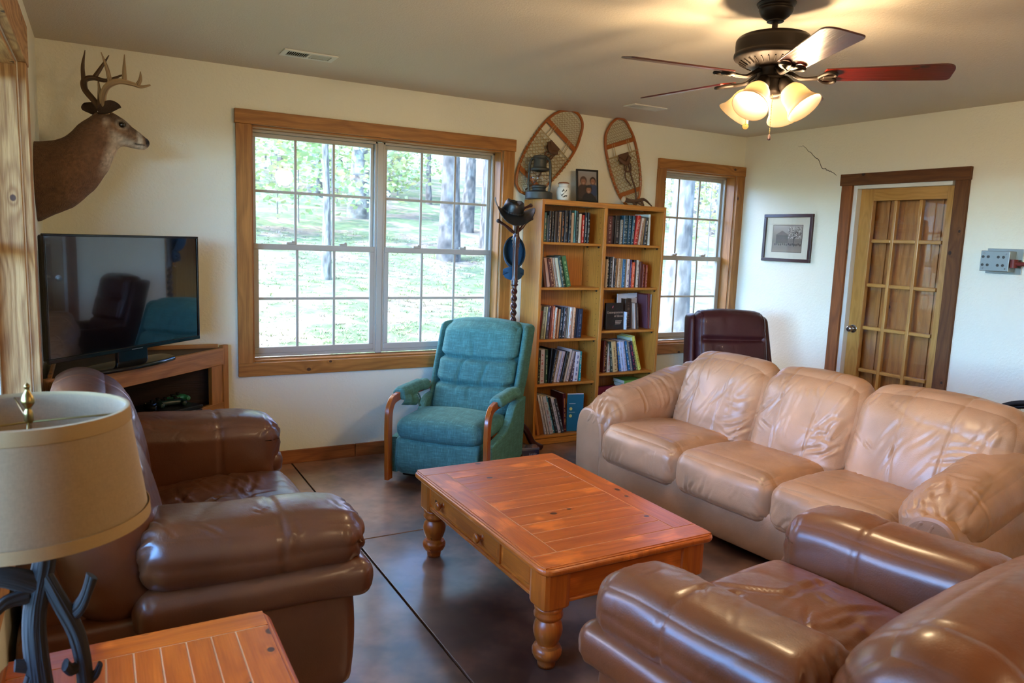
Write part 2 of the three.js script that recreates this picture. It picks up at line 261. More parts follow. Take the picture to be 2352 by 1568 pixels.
function doubleHung(win, x0, x1, y0, y1) {
  const fw = 0.016, rail = 1.392;
  const f = new THREE.Group(); f.name = 'window_frame'; win.add(f);
  for (const [w, h, x, y] of [[x1 - x0, fw, (x0 + x1) / 2, y1 - fw / 2], [x1 - x0, 0.02, (x0 + x1) / 2, y0 + 0.01], [fw, y1 - y0, x0 + fw / 2, (y0 + y1) / 2], [fw, y1 - y0, x1 - fw / 2, (y0 + y1) / 2]]) part('jamb_track', rbox(w, h, 0.075, 0.003, x, y, -0.135), M.vinyl, f);
  sash(win, x0 + fw, x1 - fw, rail - 0.02, y1 - fw, -0.14, 3, 2, 0.021, 0.026, 0.038);
  const lo = sash(win, x0 + fw, x1 - fw, y0 + 0.02, rail + 0.018, -0.108, 3, 2, 0.03, 0.036, 0.04);
  for (const t of [0.3, 0.72]) partEach('sash_lock', [rbox(0.05, 0.014, 0.024, 0.004, mix(x0, x1, t), rail + 0.025, -0.105), rbox(0.018, 0.012, 0.03, 0.004, mix(x0, x1, t) + 0.012, rail + 0.034, -0.1)], M.vinyl, lo);
}
const w1 = structure('window_1'), w2 = structure('window_2');
doubleHung(w1, BW.x0 + 0.012, -3.262, BW.y0 + 0.02, BW.y1 - 0.012); doubleHung(w1, -3.222, BW.x1 - 0.012, BW.y0 + 0.02, BW.y1 - 0.012);
part('mullion', rbox(0.042, BW.y1 - BW.y0 - 0.03, 0.08, 0.004, -3.242, (BW.y0 + BW.y1) / 2, -0.13), M.vinyl, w1);
doubleHung(w2, SW.x0 + 0.012, SW.x1 - 0.012, SW.y0 + 0.02, SW.y1 - 0.012);
function casing(name, b, head, side, apron, over, m, zt = 0.024) {     // on the back wall
  const o = structure(name), w = b.x1 - b.x0, h = b.y1 - b.y0, cx = (b.x0 + b.x1) / 2, cy = (b.y0 + b.y1) / 2;
  part('head_board', board(w + 2 * side + 2 * over, head, zt + 0.006, cx, b.y1 + head / 2, (zt + 0.006) / 2), m, o);
  for (const s of [-1, 1]) part('side_board', board(side, h, zt, cx + s * (w / 2 + side / 2), cy, zt / 2, 'y'), m, o);
  part('apron_board', board(w + 2 * side, apron, zt, cx, b.y0 - apron / 2, zt / 2), m, o);
  for (const s of [-1, 1]) part('jamb_board', board(0.012, h, 0.115, cx + s * (w / 2 - 0.006), cy, -0.0575, 'y'), m, o);
  part('jamb_board', board(w - 0.024, 0.012, 0.115, cx, b.y1 - 0.006, -0.0575, 'x'), m, o); part('sill_board', board(w - 0.024, 0.014, 0.115, cx, b.y0 + 0.007, -0.0575, 'x'), m, o);
  return o;
}
casing('trim_1', BW, 0.083, 0.088, 0.083, 0.006, M.cedar); casing('trim_2', { ...SW }, 0.08, 0.083, 0.083, -0.002, M.cedar);
{ // left wall windows: casing and jambs of rough boards; the panes stand outside the picture
  LW.forEach((b, i) => {
    const o = structure('trim_' + (3 + i)), w = b.z1 - b.z0, h = b.y1 - b.y0, cz = (b.z0 + b.z1) / 2, cy = (b.y0 + b.y1) / 2, t = 0.027;
    part('head_board', board(t + 0.006, 0.16, w + 0.24, XL + t / 2, b.y1 + 0.08, cz, 'z'), M.rough, o);
    for (const s of [-1, 1]) part('side_board', board(t, h, 0.11, XL + t / 2, cy, cz + s * (w / 2 + 0.055), 'y'), M.rough, o);
    part('apron_board', board(t, 0.09, w + 0.2, XL + t / 2, b.y0 - 0.045, cz, 'z'), M.rough, o);
    for (const s of [-1, 1]) part('jamb_board', board(0.14, h, 0.015, XL - 0.075, cy, cz + s * (w / 2 - 0.0075), 'y'), M.rough, o);
    for (const y of [b.y1 - 0.008, b.y0 + 0.008]) part('jamb_board', board(0.14, 0.015, w - 0.03, XL - 0.075, y, cz, 'z'), M.rough, o);
    const g = structure('window_' + (3 + i)), n = i ? 3 : 2;
    for (let k = 0; k <= n; k++) part('mullion', rbox(0.05, h - 0.04, 0.04, 0.004, XL - 0.13, cy, mix(b.z0 + 0.035, b.z1 - 0.035, k / n)), M.vinyl, g);
    for (const y of [b.y0 + 0.04, 1.39, b.y1 - 0.04]) part('rail', rbox(0.045, 0.045, w - 0.06, 0.004, XL - 0.13, y, cz), M.vinyl, g);
    for (let k = 0; k < n; k++) for (const [y0, y1] of [[b.y0 + 0.05, 1.37], [1.41, b.y1 - 0.05]]) part('pane', new THREE.PlaneGeometry((w - 0.07) / n - 0.03, y1 - y0).rotateY(PI / 2).translate(XL - 0.13, (y0 + y1) / 2, mix(b.z0 + 0.035, b.z1 - 0.035, (k + 0.5) / n)), M.glass, g);
  });
  [].forEach(([a, b], i) => {      // windows in the wall behind the camera
    const g = structure('window_' + (5 + i)), cx = (a + b) / 2;
    for (const x of [a + 0.03, cx, b - 0.03]) part('mullion', rbox(0.06, 1.33, 0.05, 0.004, x, 1.425, ZR + 0.08), M.vinyl, g);
    for (const y of [0.78, 2.07]) part('rail', rbox(b - a, 0.06, 0.052, 0.004, cx, y, ZR + 0.08), M.vinyl, g);
    for (const s of [-1, 1]) part('pane', new THREE.PlaneGeometry((b - a) / 2 - 0.06, 1.23).translate(cx + s * (b - a) / 4, 1.425, ZR + 0.08), M.glass, g);
    const o = structure('trim_' + (5 + i));
    for (const y of [0.7, 2.15]) part('side_board', board(b - a + 0.2, 0.1, 0.025, cx, y, ZR - 0.012), M.cedar, o);
    for (const x of [a - 0.05, b + 0.05]) part('side_board', board(0.1, 1.35, 0.025, x, 1.425, ZR - 0.012), M.cedar, o);
  });
}
{ // baseboards
  const o = structure('baseboard_back'), cuts = [-5.15, -4.3, -3.432, -2.2, -0.9, -0.02];
  for (let i = 0; i < cuts.length - 1; i++) part('baseboard_plank', board(cuts[i + 1] - cuts[i] - 0.004, 0.087, 0.018, (cuts[i] + cuts[i + 1]) / 2, 0.0435, 0.009, 'x'), M.red, o);
  const r = structure('baseboard_right'); for (const [a, b] of [[0.02, 0.99], [1.97, 4.4], [4.4, 7.1]]) part('baseboard_plank', board(0.018, 0.087, b - a, -0.009, 0.0435, (a + b) / 2, 'z'), M.red, r);
  const l = structure('baseboard_left'); for (const [a, b] of [[0.02, 2.4], [2.4, 4.8], [4.8, 7.1]]) part('baseboard_plank', board(0.018, 0.087, b - a - 0.004, XL + 0.009, 0.0435, (a + b) / 2, 'z'), M.red, l);
}
{ // glazed door in the right wall, boarded over behind its panes
  const d = structure('door_1'), x = 0.065, z0 = 1.132, z1 = 1.848, top = 1.968, gz = [1.236, 1.41, 1.597, 1.778], gy = [1.873, 1.583, 1.262, 0.945, 0.628, 0.312], t = 0.04;
  part('stile', board(t, top, gz[0] - z0, x, top / 2, (gz[0] + z0) / 2, 'y'), M.birch, d); part('stile', board(t, top, z1 - gz[3], x, top / 2, (z1 + gz[3]) / 2, 'y'), M.birch, d);
  part('top_rail', board(t * 0.98, top - gy[0], gz[3] - gz[0], x, (top + gy[0]) / 2, (gz[0] + gz[3]) / 2, 'z'), M.birch, d); part('bottom_rail', board(t * 0.98, gy[5] - 0.01, gz[3] - gz[0], x, (gy[5] + 0.01) / 2, (gz[0] + gz[3]) / 2, 'z'), M.birch, d);
  const bars = [];
  for (const z of [gz[1], gz[2]]) bars.push(board(0.034, gy[0] - gy[5], 0.026, x, (gy[0] + gy[5]) / 2, z, 'y', 0.006));
  for (const b of bars) part('muntin', b, M.birch, d);
  for (let i = 1; i < 5; i++) for (let k = 0; k < 3; k++) part('muntin', board(0.033, 0.026, gz[k + 1] - gz[k] - 0.024, x, gy[i], (gz[k] + gz[k + 1]) / 2, 'z', 0.006), M.birch, d);
  for (let i = 0; i < 5; i++) for (let k = 0; k < 3; k++) part('pane', new THREE.PlaneGeometry(gz[k + 1] - gz[k], gy[i] - gy[i + 1]).rotateY(-PI / 2).translate(x + 0.002, (gy[i] + gy[i + 1]) / 2, (gz[k] + gz[k + 1]) / 2), M.glass, d);
  const kn = smoothLathe([[0.0001, 0.062], [0.018, 0.06], [0.026, 0.045], [0.02, 0.03], [0.011, 0.02], [0.012, 0.008], [0.03, 0.006], [0.031, 0]], 24).rotateZ(PI / 2);
  part('door_handle', kn.translate(x - t / 2, 0.928, 1.177), M.chrome, d);
  const b = structure('wall_closet'); let z = 1.12; const ws = [0.19, 0.235, 0.16, 0.2];
  for (const w of ws) { part('plank', board(0.018, 1.97, w - 0.006, x + 0.085, 0.99, z + w / 2, 'y', 0.004), M.cedar, b); z += w; }
  part('backing', plain(0.01, 2, 0.8, x + 0.1, 1.0, 1.48), std({ color: '#1a0e08', roughness: 1 }), b);
  const o = structure('trim_7');
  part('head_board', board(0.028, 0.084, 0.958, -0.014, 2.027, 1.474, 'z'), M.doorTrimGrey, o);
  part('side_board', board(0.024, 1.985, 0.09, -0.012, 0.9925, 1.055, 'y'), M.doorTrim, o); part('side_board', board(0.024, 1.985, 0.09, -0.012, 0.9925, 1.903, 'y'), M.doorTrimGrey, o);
  for (const [zz, ww] of [[1.115, 0.03], [1.8545, 0.011]]) part('jamb_board', rbox(0.16, 1.985, ww, 0.003, 0.08, 0.9925, zz), M.white, o);
  part('jamb_board', rbox(0.16, 0.03, 0.7, 0.003, 0.08, 1.974, 1.48), M.white, o);
}
// ---------------------------------------------------------------- roof eaves outside
{
  const o = structure('roof');
  part('eave_board', plain(1.7, 0.12, ZR + 2.2, XL - 0.17 - 0.85, 2.47, ZR / 2), M.white, o);
  part('eave_board', plain(7.4, 0.12, 0.6, -2.58, 2.6, -0.17 - 0.3), M.white, o);
  part('roof_deck', plain(7.4, 0.1, ZR + 2.4, -2.58, 2.75, ZR / 2), M.white, o);
}
// ---------------------------------------------------------------- woodland hillside outside
const groundY = (x, z) => { const a = Math.max(0, -z - 1.5); return -0.35 + 0.118 * a + 0.0006 * a * a * (a < 40 ? 1 : 0.6) - 0.02 * (x + 3) * step2(0, 12, a) * step2(0, 20, a) + 0.25 * (fbm(x * 0.12 + 40, z * 0.12 + 80, 256, 256, 3, 2) - 0.5) * step2(1, 6, a); };
{
  const nx = 150, nz = 150, g = new THREE.PlaneGeometry(1, 1, nx, nz), p = g.attributes.position;
  for (let i = 0; i < p.count; i++) { const u = p.getX(i) * 2, v = p.getY(i) * 2, x = -3 + 95 * u * Math.abs(u) ** 0.6, z = -2 - 95 * v * Math.abs(v) ** 0.6; p.setXYZ(i, x, groundY(x, z), z); }
  g.computeVertexNormals(); boxUV(g);
  const grass = tex(1024, 1024, (u, v) => { const a = fbm(u * 10, v * 10, 10, 10, 5, 7), b = fbm(u * 70, v * 70, 70, 70, 3, 8), l = step2(0.46, 0.6, fbm(u * 13 + 5, v * 13, 13, 13, 5, 12)); const G = [0.22 + 0.2 * b, 0.26 + 0.2 * b, 0.11 + 0.18 * b], L = [0.38 + 0.2 * b, 0.29 + 0.18 * b, 0.22 + 0.18 * b]; return G.map((c, i) => mix(c, L[i], l * 0.75) * (0.75 + 0.5 * a)); }, false, 1 / 9, 1 / 9);
  const o = part('ground', g, std({ map: grass, roughness: 1 }), scene); tag(o, null, null, null, 'structure');
  // knee-high green and dry tufts over the slope
  const blade = (() => { const P = [], N = []; const q = rngOf(8); for (let k = 0; k < 16; k++) { const a = q() * 6.28, r = 0.03 + 0.09 * q(), h = 0.03 + 0.06 * q(), cx = Math.cos(a) * r, cz = Math.sin(a) * r, w = 0.003 + 0.004 * q(); const dx = -Math.sin(a) * w, dz = Math.cos(a) * w; P.push(cx * 0.3 - dx, 0, cz * 0.3 - dz, cx * 0.3 + dx, 0, cz * 0.3 + dz, cx * 1.8, h, cz * 1.8); } const b = new THREE.BufferGeometry(); b.setAttribute('position', new THREE.Float32BufferAttribute(P, 3)); b.computeVertexNormals(); b.setAttribute('uv', new THREE.Float32BufferAttribute(new Float32Array(P.length / 3 * 2), 2)); return b; })();
  const n = 7000, im = new THREE.InstancedMesh(blade, std({ color: '#ffffff', roughness: 0.9 }), n), q = rngOf(21), m = new THREE.Matrix4(), c = new THREE.Color();
  for (let i = 0; i < n; i++) {
    const d = 0.9 + 16 * Math.pow(q(), 1.5), x = -5.8 + 7.6 * q() + (q() - 0.5) * d * 1.1 + d * 0.32, z = -d, s = 0.5 + 0.6 * q();
    m.compose(V(x, groundY(x, z) - 0.01, z), new THREE.Quaternion().setFromEuler(new THREE.Euler(0, q() * 6.28, 0)), V(s, s * (0.6 + q() * 0.6), s)); im.setMatrixAt(i, m);
    const dry = vn(x * 0.5 + 90, z * 0.5 + 90, 256, 256, 3) + 0.25 * q(); c.setRGB(...(dry > 0.72 ? [0.3, 0.24, 0.18] : [0.23 + 0.1 * q(), 0.26 + 0.08 * q(), 0.09 + 0.05 * q()])); im.setColorAt(i, c);
  }
  im.name = 'grass'; im.castShadow = im.receiveShadow = true; scene.add(im); tag(im, 'sunlit grass and weeds covering the slope outside the windows', 'grass', null, 'stuff');
}
const leafGeo = (() => { const g = new THREE.BufferGeometry(); g.setAttribute('position', new THREE.Float32BufferAttribute([0, 0, 0, 0.35, 0.1, 0.5, 0, 0, 1, -0.35, 0.1, 0.5], 3)); g.setIndex([0, 1, 2, 0, 2, 3]); g.computeVertexNormals(); g.setAttribute('uv', new THREE.Float32BufferAttribute(new Float32Array(8), 2)); return g; })();
const leafMat = std({ color: '#ffffff', roughness: 0.8, transmission: 0.45, thickness: 0 });
const bark = std({ map: barkTex, color: '#989084', roughness: 1, bumpMap: barkTex, bumpScale: 0.02 }), barkDark = std({ map: barkTex, color: '#7d736a', roughness: 1, bumpMap: barkTex, bumpScale: 0.015 });
function tree(name, label, x, z, r, h, { lean = 0, crown = h * 0.55, leaves = 500, size = 0.16, spread = 2.4, group, mat = bark, seed = 1, low = 0.45, tint = [0.3, 0.42, 0.12] } = {}) {
  const q = rngOf(seed * 77 + 3), y0 = groundY(x, z), o = thing(name, label, 'tree', [x, y0, z], 0, group);
  const pts = [], rad = []; for (let i = 0; i <= 5; i++) { const t = i / 5; pts.push([lean * t * h * 0.3 + (q() - 0.5) * r * 1.2 * (i ? 1 : 0), t * h - 0.15, (q() - 0.5) * r * (i ? 1 : 0)]); rad.push(r * (i === 0 ? 1.45 : 1.02 - 0.7 * t)); }
  part('trunk', limb(pts, rad, 10, 18), mat, o);
  const br = [], tips = [];
  for (let k = 0; k < 7; k++) { const t = low + (0.95 - low) * k / 6, a = q() * 6.28, L = spread * (0.5 + 0.6 * q()), b = [lean * t * h * 0.3, t * h, 0], e = [b[0] + Math.cos(a) * L, b[1] + 0.3 * L * (q() - 0.1), Math.sin(a) * L]; br.push(limb([b, [(b[0] + e[0]) / 2, (b[1] + e[1]) / 2 + 0.12 * L, (b[2] + e[2]) / 2], e], [r * 0.3, r * 0.1], 5, 4)); tips.push(e, [(b[0] + e[0]) / 2, (b[1] + e[1]) / 2, (b[2] + e[2]) / 2]); }
  if (!group) partEach('branch', br, mat, o);
  const im = new THREE.InstancedMesh(leafGeo, leafMat, leaves), m = new THREE.Matrix4(), c = new THREE.Color();
  for (let i = 0; i < leaves; i++) {
    const tip = tips[Math.floor(q() * tips.length)], R = spread * 0.42, u = V(q() - 0.5, (q() - 0.5) * 0.6, q() - 0.5).multiplyScalar(2 * R), s = size * (0.6 + 0.8 * q());
    m.compose(V(tip[0], tip[1], tip[2]).add(u), new THREE.Quaternion().setFromEuler(new THREE.Euler((q() - 0.5) * 2, q() * 6.28, (q() - 0.5) * 1.4)), V(s, s, s)); im.setMatrixAt(i, m);
    const k = 0.7 + 0.7 * q(), w = q(); c.setRGB(tint[0] * 0.7 * k * (1 + 0.3 * w), tint[1] * 0.7 * k, tint[2] * 0.8 * k); im.setColorAt(i, c);
  }
  im.name = 'foliage'; im.castShadow = true; im.userData.kind = 'stuff'; o.add(im); return o;
}
{
  const G = 'tall trees on the slope outside the windows';
  const main = [
    [3.2, -21.05, 0.3, 'thick grey oak trunk outside, in the third column of panes of the wide window', bark, 0.02, 0.3],
    [-1.06, -9.46, 0.075, 'thin leaning young tree with mossy bark outside, beside the second muntin of the wide window', bark, -0.06, 0.5],
    [3.41, -27.88, 0.27, 'grey forked-looking trunk under low leaves outside, second column of panes of the wide window', bark, 0.03, 0.24],
    [2.7, -12.11, 0.22, 'tall straight brown trunk outside, middle panes of the right-hand sash of the wide window', barkDark, 0.0, 0.5],
    [6.27, -18.61, 0.19, 'dark trunk with moss at its foot outside, last column of panes of the wide window', barkDark, 0.01, 0.4],
    [4.87, -14.43, 0.12, 'slim brown trunk outside nearest the right edge of the wide window', barkDark, 0.03, 0.5],
    [10.12, -36.34, 0.2, 'far grey trunk outside just right of the centre mullion', bark, 0.0, 0.3],
    [8.9, -28.23, 0.12, 'thin straight far trunk outside, first muntin of the right-hand sash', barkDark, 0.0, 0.3],
    [2.37, -30.08, 0.12, 'thin far trunk outside in the first column of panes of the wide window', barkDark, 0.03, 0.25],
    [2.78, -3.87, 0.175, 'big shaggy pale trunk close outside the narrow window by the bookcase', bark, 0.0, 0.7],
    [22.65, -23.45, 0.24, 'dark trunk up the slope, right-hand panes of the narrow window', barkDark, 0.02, 0.3],
    [31.54, -34.47, 0.21, 'far trunk among leaves, middle panes of the narrow window', barkDark, 0.0, 0.25],
  ];
  main.forEach(([x, z, r, label, mat, lean, low], i) => tree('oak_tree', label, x, z, r, r > 0.15 ? 13 : 9, { lean, low, leaves: z > -5 ? 300 : 900, size: z > -15 ? 0.16 : 0.24, spread: z > -12 ? 2.2 : 3.4, mat, seed: i + 1, tint: [0.26 + 0.1 * (i % 3), 0.40 + 0.05 * (i % 2), 0.12] }));
  const q = rngOf(5);
  for (let i = 0; i < 60; i++) {
    const wide = i % 3 !== 0, d = 30 + 42 * q(), ang = wide ? 0.02 + 0.42 * q() : 0.62 + 0.18 * q(), x = -4.9 + Math.tan(ang) * (d + 4.7), z = -d;
    tree('forest_tree', 'distant slender tree among many in the woods up the slope', x, z, 0.07 + 0.13 * q(), 9 + 6 * q(), { lean: (q() - 0.5) * 0.1, low: 0.12 + 0.25 * q(), leaves: 420, size: 0.34, spread: 3, mat: i % 2 ? bark : barkDark, seed: 40 + i, group: 'distant trees in the woods', tint: [0.34 + 0.14 * q(), 0.46 + 0.1 * q(), 0.16] });
  }
  // leafy understorey saplings and bushes among the trunks
  for (let i = 0; i < 26; i++) {
    const wide = i % 4 !== 0, d = 13 + 26 * q(), ang = wide ? 0.03 + 0.40 * q() : 0.64 + 0.14 * q(), x = -4.9 + Math.tan(ang) * (d + 4.7), z = -d, h = 2.2 + 2.8 * q();
    tree('sapling', 'leafy young sapling among the trunks on the slope', x, z, 0.025, h, { low: 0.3, leaves: 420, size: 0.2, spread: 1.3 + q(), mat: bark, seed: 200 + i, group: 'saplings under the trees', tint: [0.36 + 0.12 * q(), 0.48 + 0.1 * q(), 0.18] });
  }
}
// ---------------------------------------------------------------- soft forms
// a rounded box whose surface deform() bends (q in -1..1) and wrinkle() pushes along the normal
function soft(w, h, d, r, { seg = [36, 14, 36], deform, wrinkle, uvo = 0 } = {}) {
  let g = new THREE.BoxGeometry(2, 2, 2, ...seg); g.deleteAttribute('normal'); g.deleteAttribute('uv'); g = mergeVertices(g, 1e-5);
  const p = g.attributes.position, Q = new Float32Array(p.count * 3), hw = w / 2, hh = h / 2, hd = d / 2, rx = Math.min(r, hw), ry = Math.min(r, hh), rz = Math.min(r, hd), v = V(0, 0, 0), c = V(0, 0, 0), e = (t) => mix(t, Math.sin(t * PI / 2), 0.55);
  for (let i = 0; i < p.count; i++) {
    v.set(e(p.getX(i)), e(p.getY(i)), e(p.getZ(i))); Q.set([v.x, v.y, v.z], i * 3); v.set(v.x * hw, v.y * hh, v.z * hd);
    c.set(clamp(v.x, -hw + rx, hw - rx), clamp(v.y, -hh + ry, hh - ry), clamp(v.z, -hd + rz, hd - rz));
    const dx = (v.x - c.x) / rx, dy = (v.y - c.y) / ry, dz = (v.z - c.z) / rz, l = Math.hypot(dx, dy, dz) || 1; v.set(c.x + dx / l * rx, c.y + dy / l * ry, c.z + dz / l * rz);
    if (deform) deform(v, Q[i * 3], Q[i * 3 + 1], Q[i * 3 + 2]);
    p.setXYZ(i, v.x, v.y, v.z);
  }
  g.computeVertexNormals();
  if (wrinkle) {
    const n = g.attributes.normal;
    for (let i = 0; i < p.count; i++) { const k = wrinkle(p.getX(i), p.getY(i), p.getZ(i), Q[i * 3], Q[i * 3 + 1], Q[i * 3 + 2]); p.setXYZ(i, p.getX(i) + n.getX(i) * k, p.getY(i) + n.getY(i) * k, p.getZ(i) + n.getZ(i) * k); }
    g.computeVertexNormals();
  }
  g = g.toNonIndexed(); return boxUV(g, 1, uvo, uvo * 0.7);
}
const ridge = (x, y, z, s, p = 6) => Math.pow(1 - Math.abs(n3(x * s, y * s, z * s)), p);
const groove = (t, at, w, d) => -d * Math.exp(-(((t - at) / w) ** 2));
// creases: folds stretched along one direction
function creases(seed, amp, sx = 9, sy = 9, sz = 9) { return (x, y, z) => { const wx = x + 0.05 * n3(x * 6 + seed, y * 6, z * 6), wy = y + 0.05 * n3(x * 6, y * 6 + seed, z * 6 + 4); return amp * (0.8 * n3(wx * sx * 0.5 + seed, wy * sy * 0.5, z * sz * 0.5) - 1.3 * Math.pow(1 - Math.abs(n3(wx * sx + seed, wy * sy + 3, z * sz + 7)), 7) + 0.45 * n3(wx * sx * 2.3, wy * sy * 2.3 + seed, z * sz * 2.3)); }; }

// a set of soft folds: each a groove with a raised lip along a short curved line in a plane (a, b)
function folds(seed, list) {
  const q = rngOf(seed * 977 + 13), F = [];
  for (const { n, a = [0, 1], b = [0, 1], dir = 0, spread = 0.5, len = [0.08, 0.2], w = [0.007, 0.014], amp = 0.004 } of list) for (let i = 0; i < n; i++) {
    const d = dir + (q() - 0.5) * 2 * spread; F.push({ x: mix(a[0], a[1], q()), y: mix(b[0], b[1], q()), c: Math.cos(d), s: Math.sin(d), L: mix(len[0], len[1], q()), w: mix(w[0], w[1], q()), k: amp * (0.5 + q()), bend: (q() - 0.5) * 3 });
  }
  return (x, y) => { let h = 0; for (const f of F) { const dx = x - f.x, dy = y - f.y, t = (dx * f.c + dy * f.s) / f.L; if (t < -0.1 || t > 1.1) continue; const u = dx * -f.s + dy * f.c - f.bend * f.L * t * t * 0.3, e = u / f.w; if (e > 5 || e < -5) continue; const env = step2(-0.1, 0.15, t) * step2(1.1, 0.3, t); h += 0.75 * f.k * env * (Math.exp(-((e - 1.3) ** 2)) + 0.7 * Math.exp(-((e + 1.3) ** 2)) - 1.3 * Math.exp(-(e * e))); } return h; };
}
const tan = leather('#c2946e', { clearcoat: 0.4, clearcoatRoughness: 0.31 }), brown = leather('#6b3817', { clearcoat: 0.7, clearcoatRoughness: 0.24 }), brown2 = leather('#86491f', { clearcoat: 0.7, clearcoatRoughness: 0.24 });

// ---------------------------------------------------------------- the long tan sofa (front along +z of the group)
{
  const o = thing('sofa', 'long tan leather three-seat sofa facing the wooden coffee table', 'sofa', [-2.25, 0, 2.17], -(PI / 2 - 0.085));
  const base = soft(1.84, 0.24, 0.84, 0.03, { seg: [60, 8, 20], deform: (v, a, b, c) => { if (c > 0) v.z += 0.012 * (1 - b * b); }, wrinkle: (x, y, z) => 0.0015 * n3(x * 7, y * 7, z * 7) - 0.003 * Math.exp(-(((x - 0.3) / 0.006) ** 2)) - 0.003 * Math.exp(-(((x + 0.3) / 0.006) ** 2)) });
  part('base', base.translate(0, 0.16, -0.43), tan, o);
  part('back', soft(2.16, 0.68, 0.22, 0.08, { seg: [50, 20, 10], deform: (v, a, b) => { v.z -= 0.09 * (b + 1) * 0.5; }, wrinkle: creases(3, 0.003, 5, 5, 5) }).translate(0, 0.4, -0.8), tan, o);
  for (const s of [-1, 1]) {
    // arm with a flat rounded front panel
    const sh = new THREE.Shape(); sh.moveTo(-0.12, 0); sh.lineTo(0.11, 0); sh.bezierCurveTo(0.115, 0.2, 0.12, 0.3, 0.105, 0.36); sh.bezierCurveTo(0.09, 0.445, 0.03, 0.47, -0.03, 0.468); sh.bezierCurveTo(-0.1, 0.46, -0.125, 0.4, -0.13, 0.3); sh.closePath();
    const arm = new THREE.Group(); arm.name = 'arm'; o.add(arm);
    const g = ext(sh, 0.86, 0.018, 24); if (s > 0) { g.scale(-1, 1, 1); for (let i = 0; i < g.attributes.position.count; i += 3) for (const k of ['position', 'normal', 'uv']) { const a = g.attributes[k], n = a.itemSize; for (let c = 0; c < n; c++) { const t = a.array[(i + 1) * n + c]; a.array[(i + 1) * n + c] = a.array[(i + 2) * n + c]; a.array[(i + 2) * n + c] = t; } } }
    part('arm_body', g.translate(s * 1.005, 0.035, -0.86), tan, arm);
    // the pillow that drapes over the arm
    const cr = creases(s * 5 + 20, 0.004, 5, 5, 4), fp = folds(s + 70, [{ n: 34, a: [-0.42, 0.42], b: [-0.16, 0.14], dir: PI / 2, spread: 0.55, len: [0.06, 0.2], w: [0.007, 0.014], amp: 0.0052 }, { n: 14, a: [0.3, 0.43], b: [-0.15, 0.15], dir: PI, spread: 0.5, len: [0.04, 0.12], amp: 0.005 }]);
    const pil = soft(0.31, 0.25, 0.86, 0.115, { seg: [44, 30, 100], deform: (v, a, b, c) => {
      v.y += 0.1 * step2(0.5, -1, c) - 0.05 * step2(0.3, 1, c); v.y += 0.022 * (1 - a * a) * (b > 0 ? 1 : 0);
      const pinch = 1 - 0.42 * step2(0.5, 1, c) * (b > 0 ? 1 : 0.55); v.y *= 1; v.x *= (1 - 0.16 * step2(0.55, 1, c)); if (b < 0) v.y -= (a * -s > 0 ? 0.05 : -0.02) * step2(0, -1, b); v.y = v.y * pinch + (1 - pinch) * 0.0;
    }, wrinkle: (x, y, z, a, b, c) => cr(x, y, z) + fp(z, x + (b > 0 ? 0 : 0.1) + y * 0.6) + 0.004 * Math.sin(x * 130 + 5 * n3(x * 9, y * 9, z * 9)) * step2(0.8, 1, c) + groove(a, 0.55 * s, 0.03, 0.004) });
    part('arm_pillow', pil.translate(s * 0.985, 0.475, -0.43), tan, arm);
  }
  const BX = [[-0.53, 0.64], [0.05, 0.62], [0.69, 0.76]];
  for (let k = -1; k <= 1; k++) {
    const cr = creases(k * 7 + 40, 0.004, 4, 6, 6), fs = folds(k + 5, [{ n: 16, a: [-0.28, 0.28], b: [-0.34, -0.05], dir: 0, spread: 1.5, len: [0.06, 0.16], amp: 0.0035 }, { n: 10, a: [-0.3, 0.3], b: [-0.36, -0.2], dir: 0, spread: 0.4, len: [0.1, 0.25], amp: 0.005 }, { n: 8, a: [-0.28, 0.28], b: [0.05, 0.25], dir: PI / 2, spread: 0.9, len: [0.05, 0.12], amp: 0.002 }]);
    const fr = folds(k + 25, [{ n: 9, a: [-0.29, -0.05], b: [-0.1, -0.02], dir: 1.1, spread: 0.4, len: [0.06, 0.14], amp: 0.0035 }, { n: 6, a: [0.1, 0.29], b: [-0.08, 0.0], dir: 1.9, spread: 0.4, len: [0.05, 0.12], amp: 0.003 }]);
    const seat = soft(0.592, 0.235, 0.72, 0.075, { seg: [84, 28, 90], deform: (v, a, b, c) => {
      if (b > 0) v.y += 0.028 * (1 - a ** 4) * (1 - c * c * 0.6); v.y -= 0.03 * step2(0.2, -1, c); if (c > 0) v.z += 0.02 * (1 - b * b) * (1 - a * a); v.x *= 1 + 0.01 * (1 - b * b);
    }, wrinkle: (x, y, z, a, b, c) => cr(x, y, z) * 0.6 + (b > 0.5 ? fs(x, z) * step2(0.9, 0.5, c) : 0) + (c > 0.6 ? fr(x, y) : 0) + (c > -0.6 && b > 0 ? groove(z, 0.265, 0.006, 0.004) + groove(z, 0.283, 0.004, 0.0025) : 0) + (c > 0.8 ? groove(b, -0.68, 0.05, 0.004) : 0) + (b > 0.5 ? groove(x, 0.1, 0.006, 0.0025) * step2(0.1, -0.1, c) : 0) });
    part('seat_cushion', seat.translate(k * 0.588, 0.315, -0.33), tan, o);
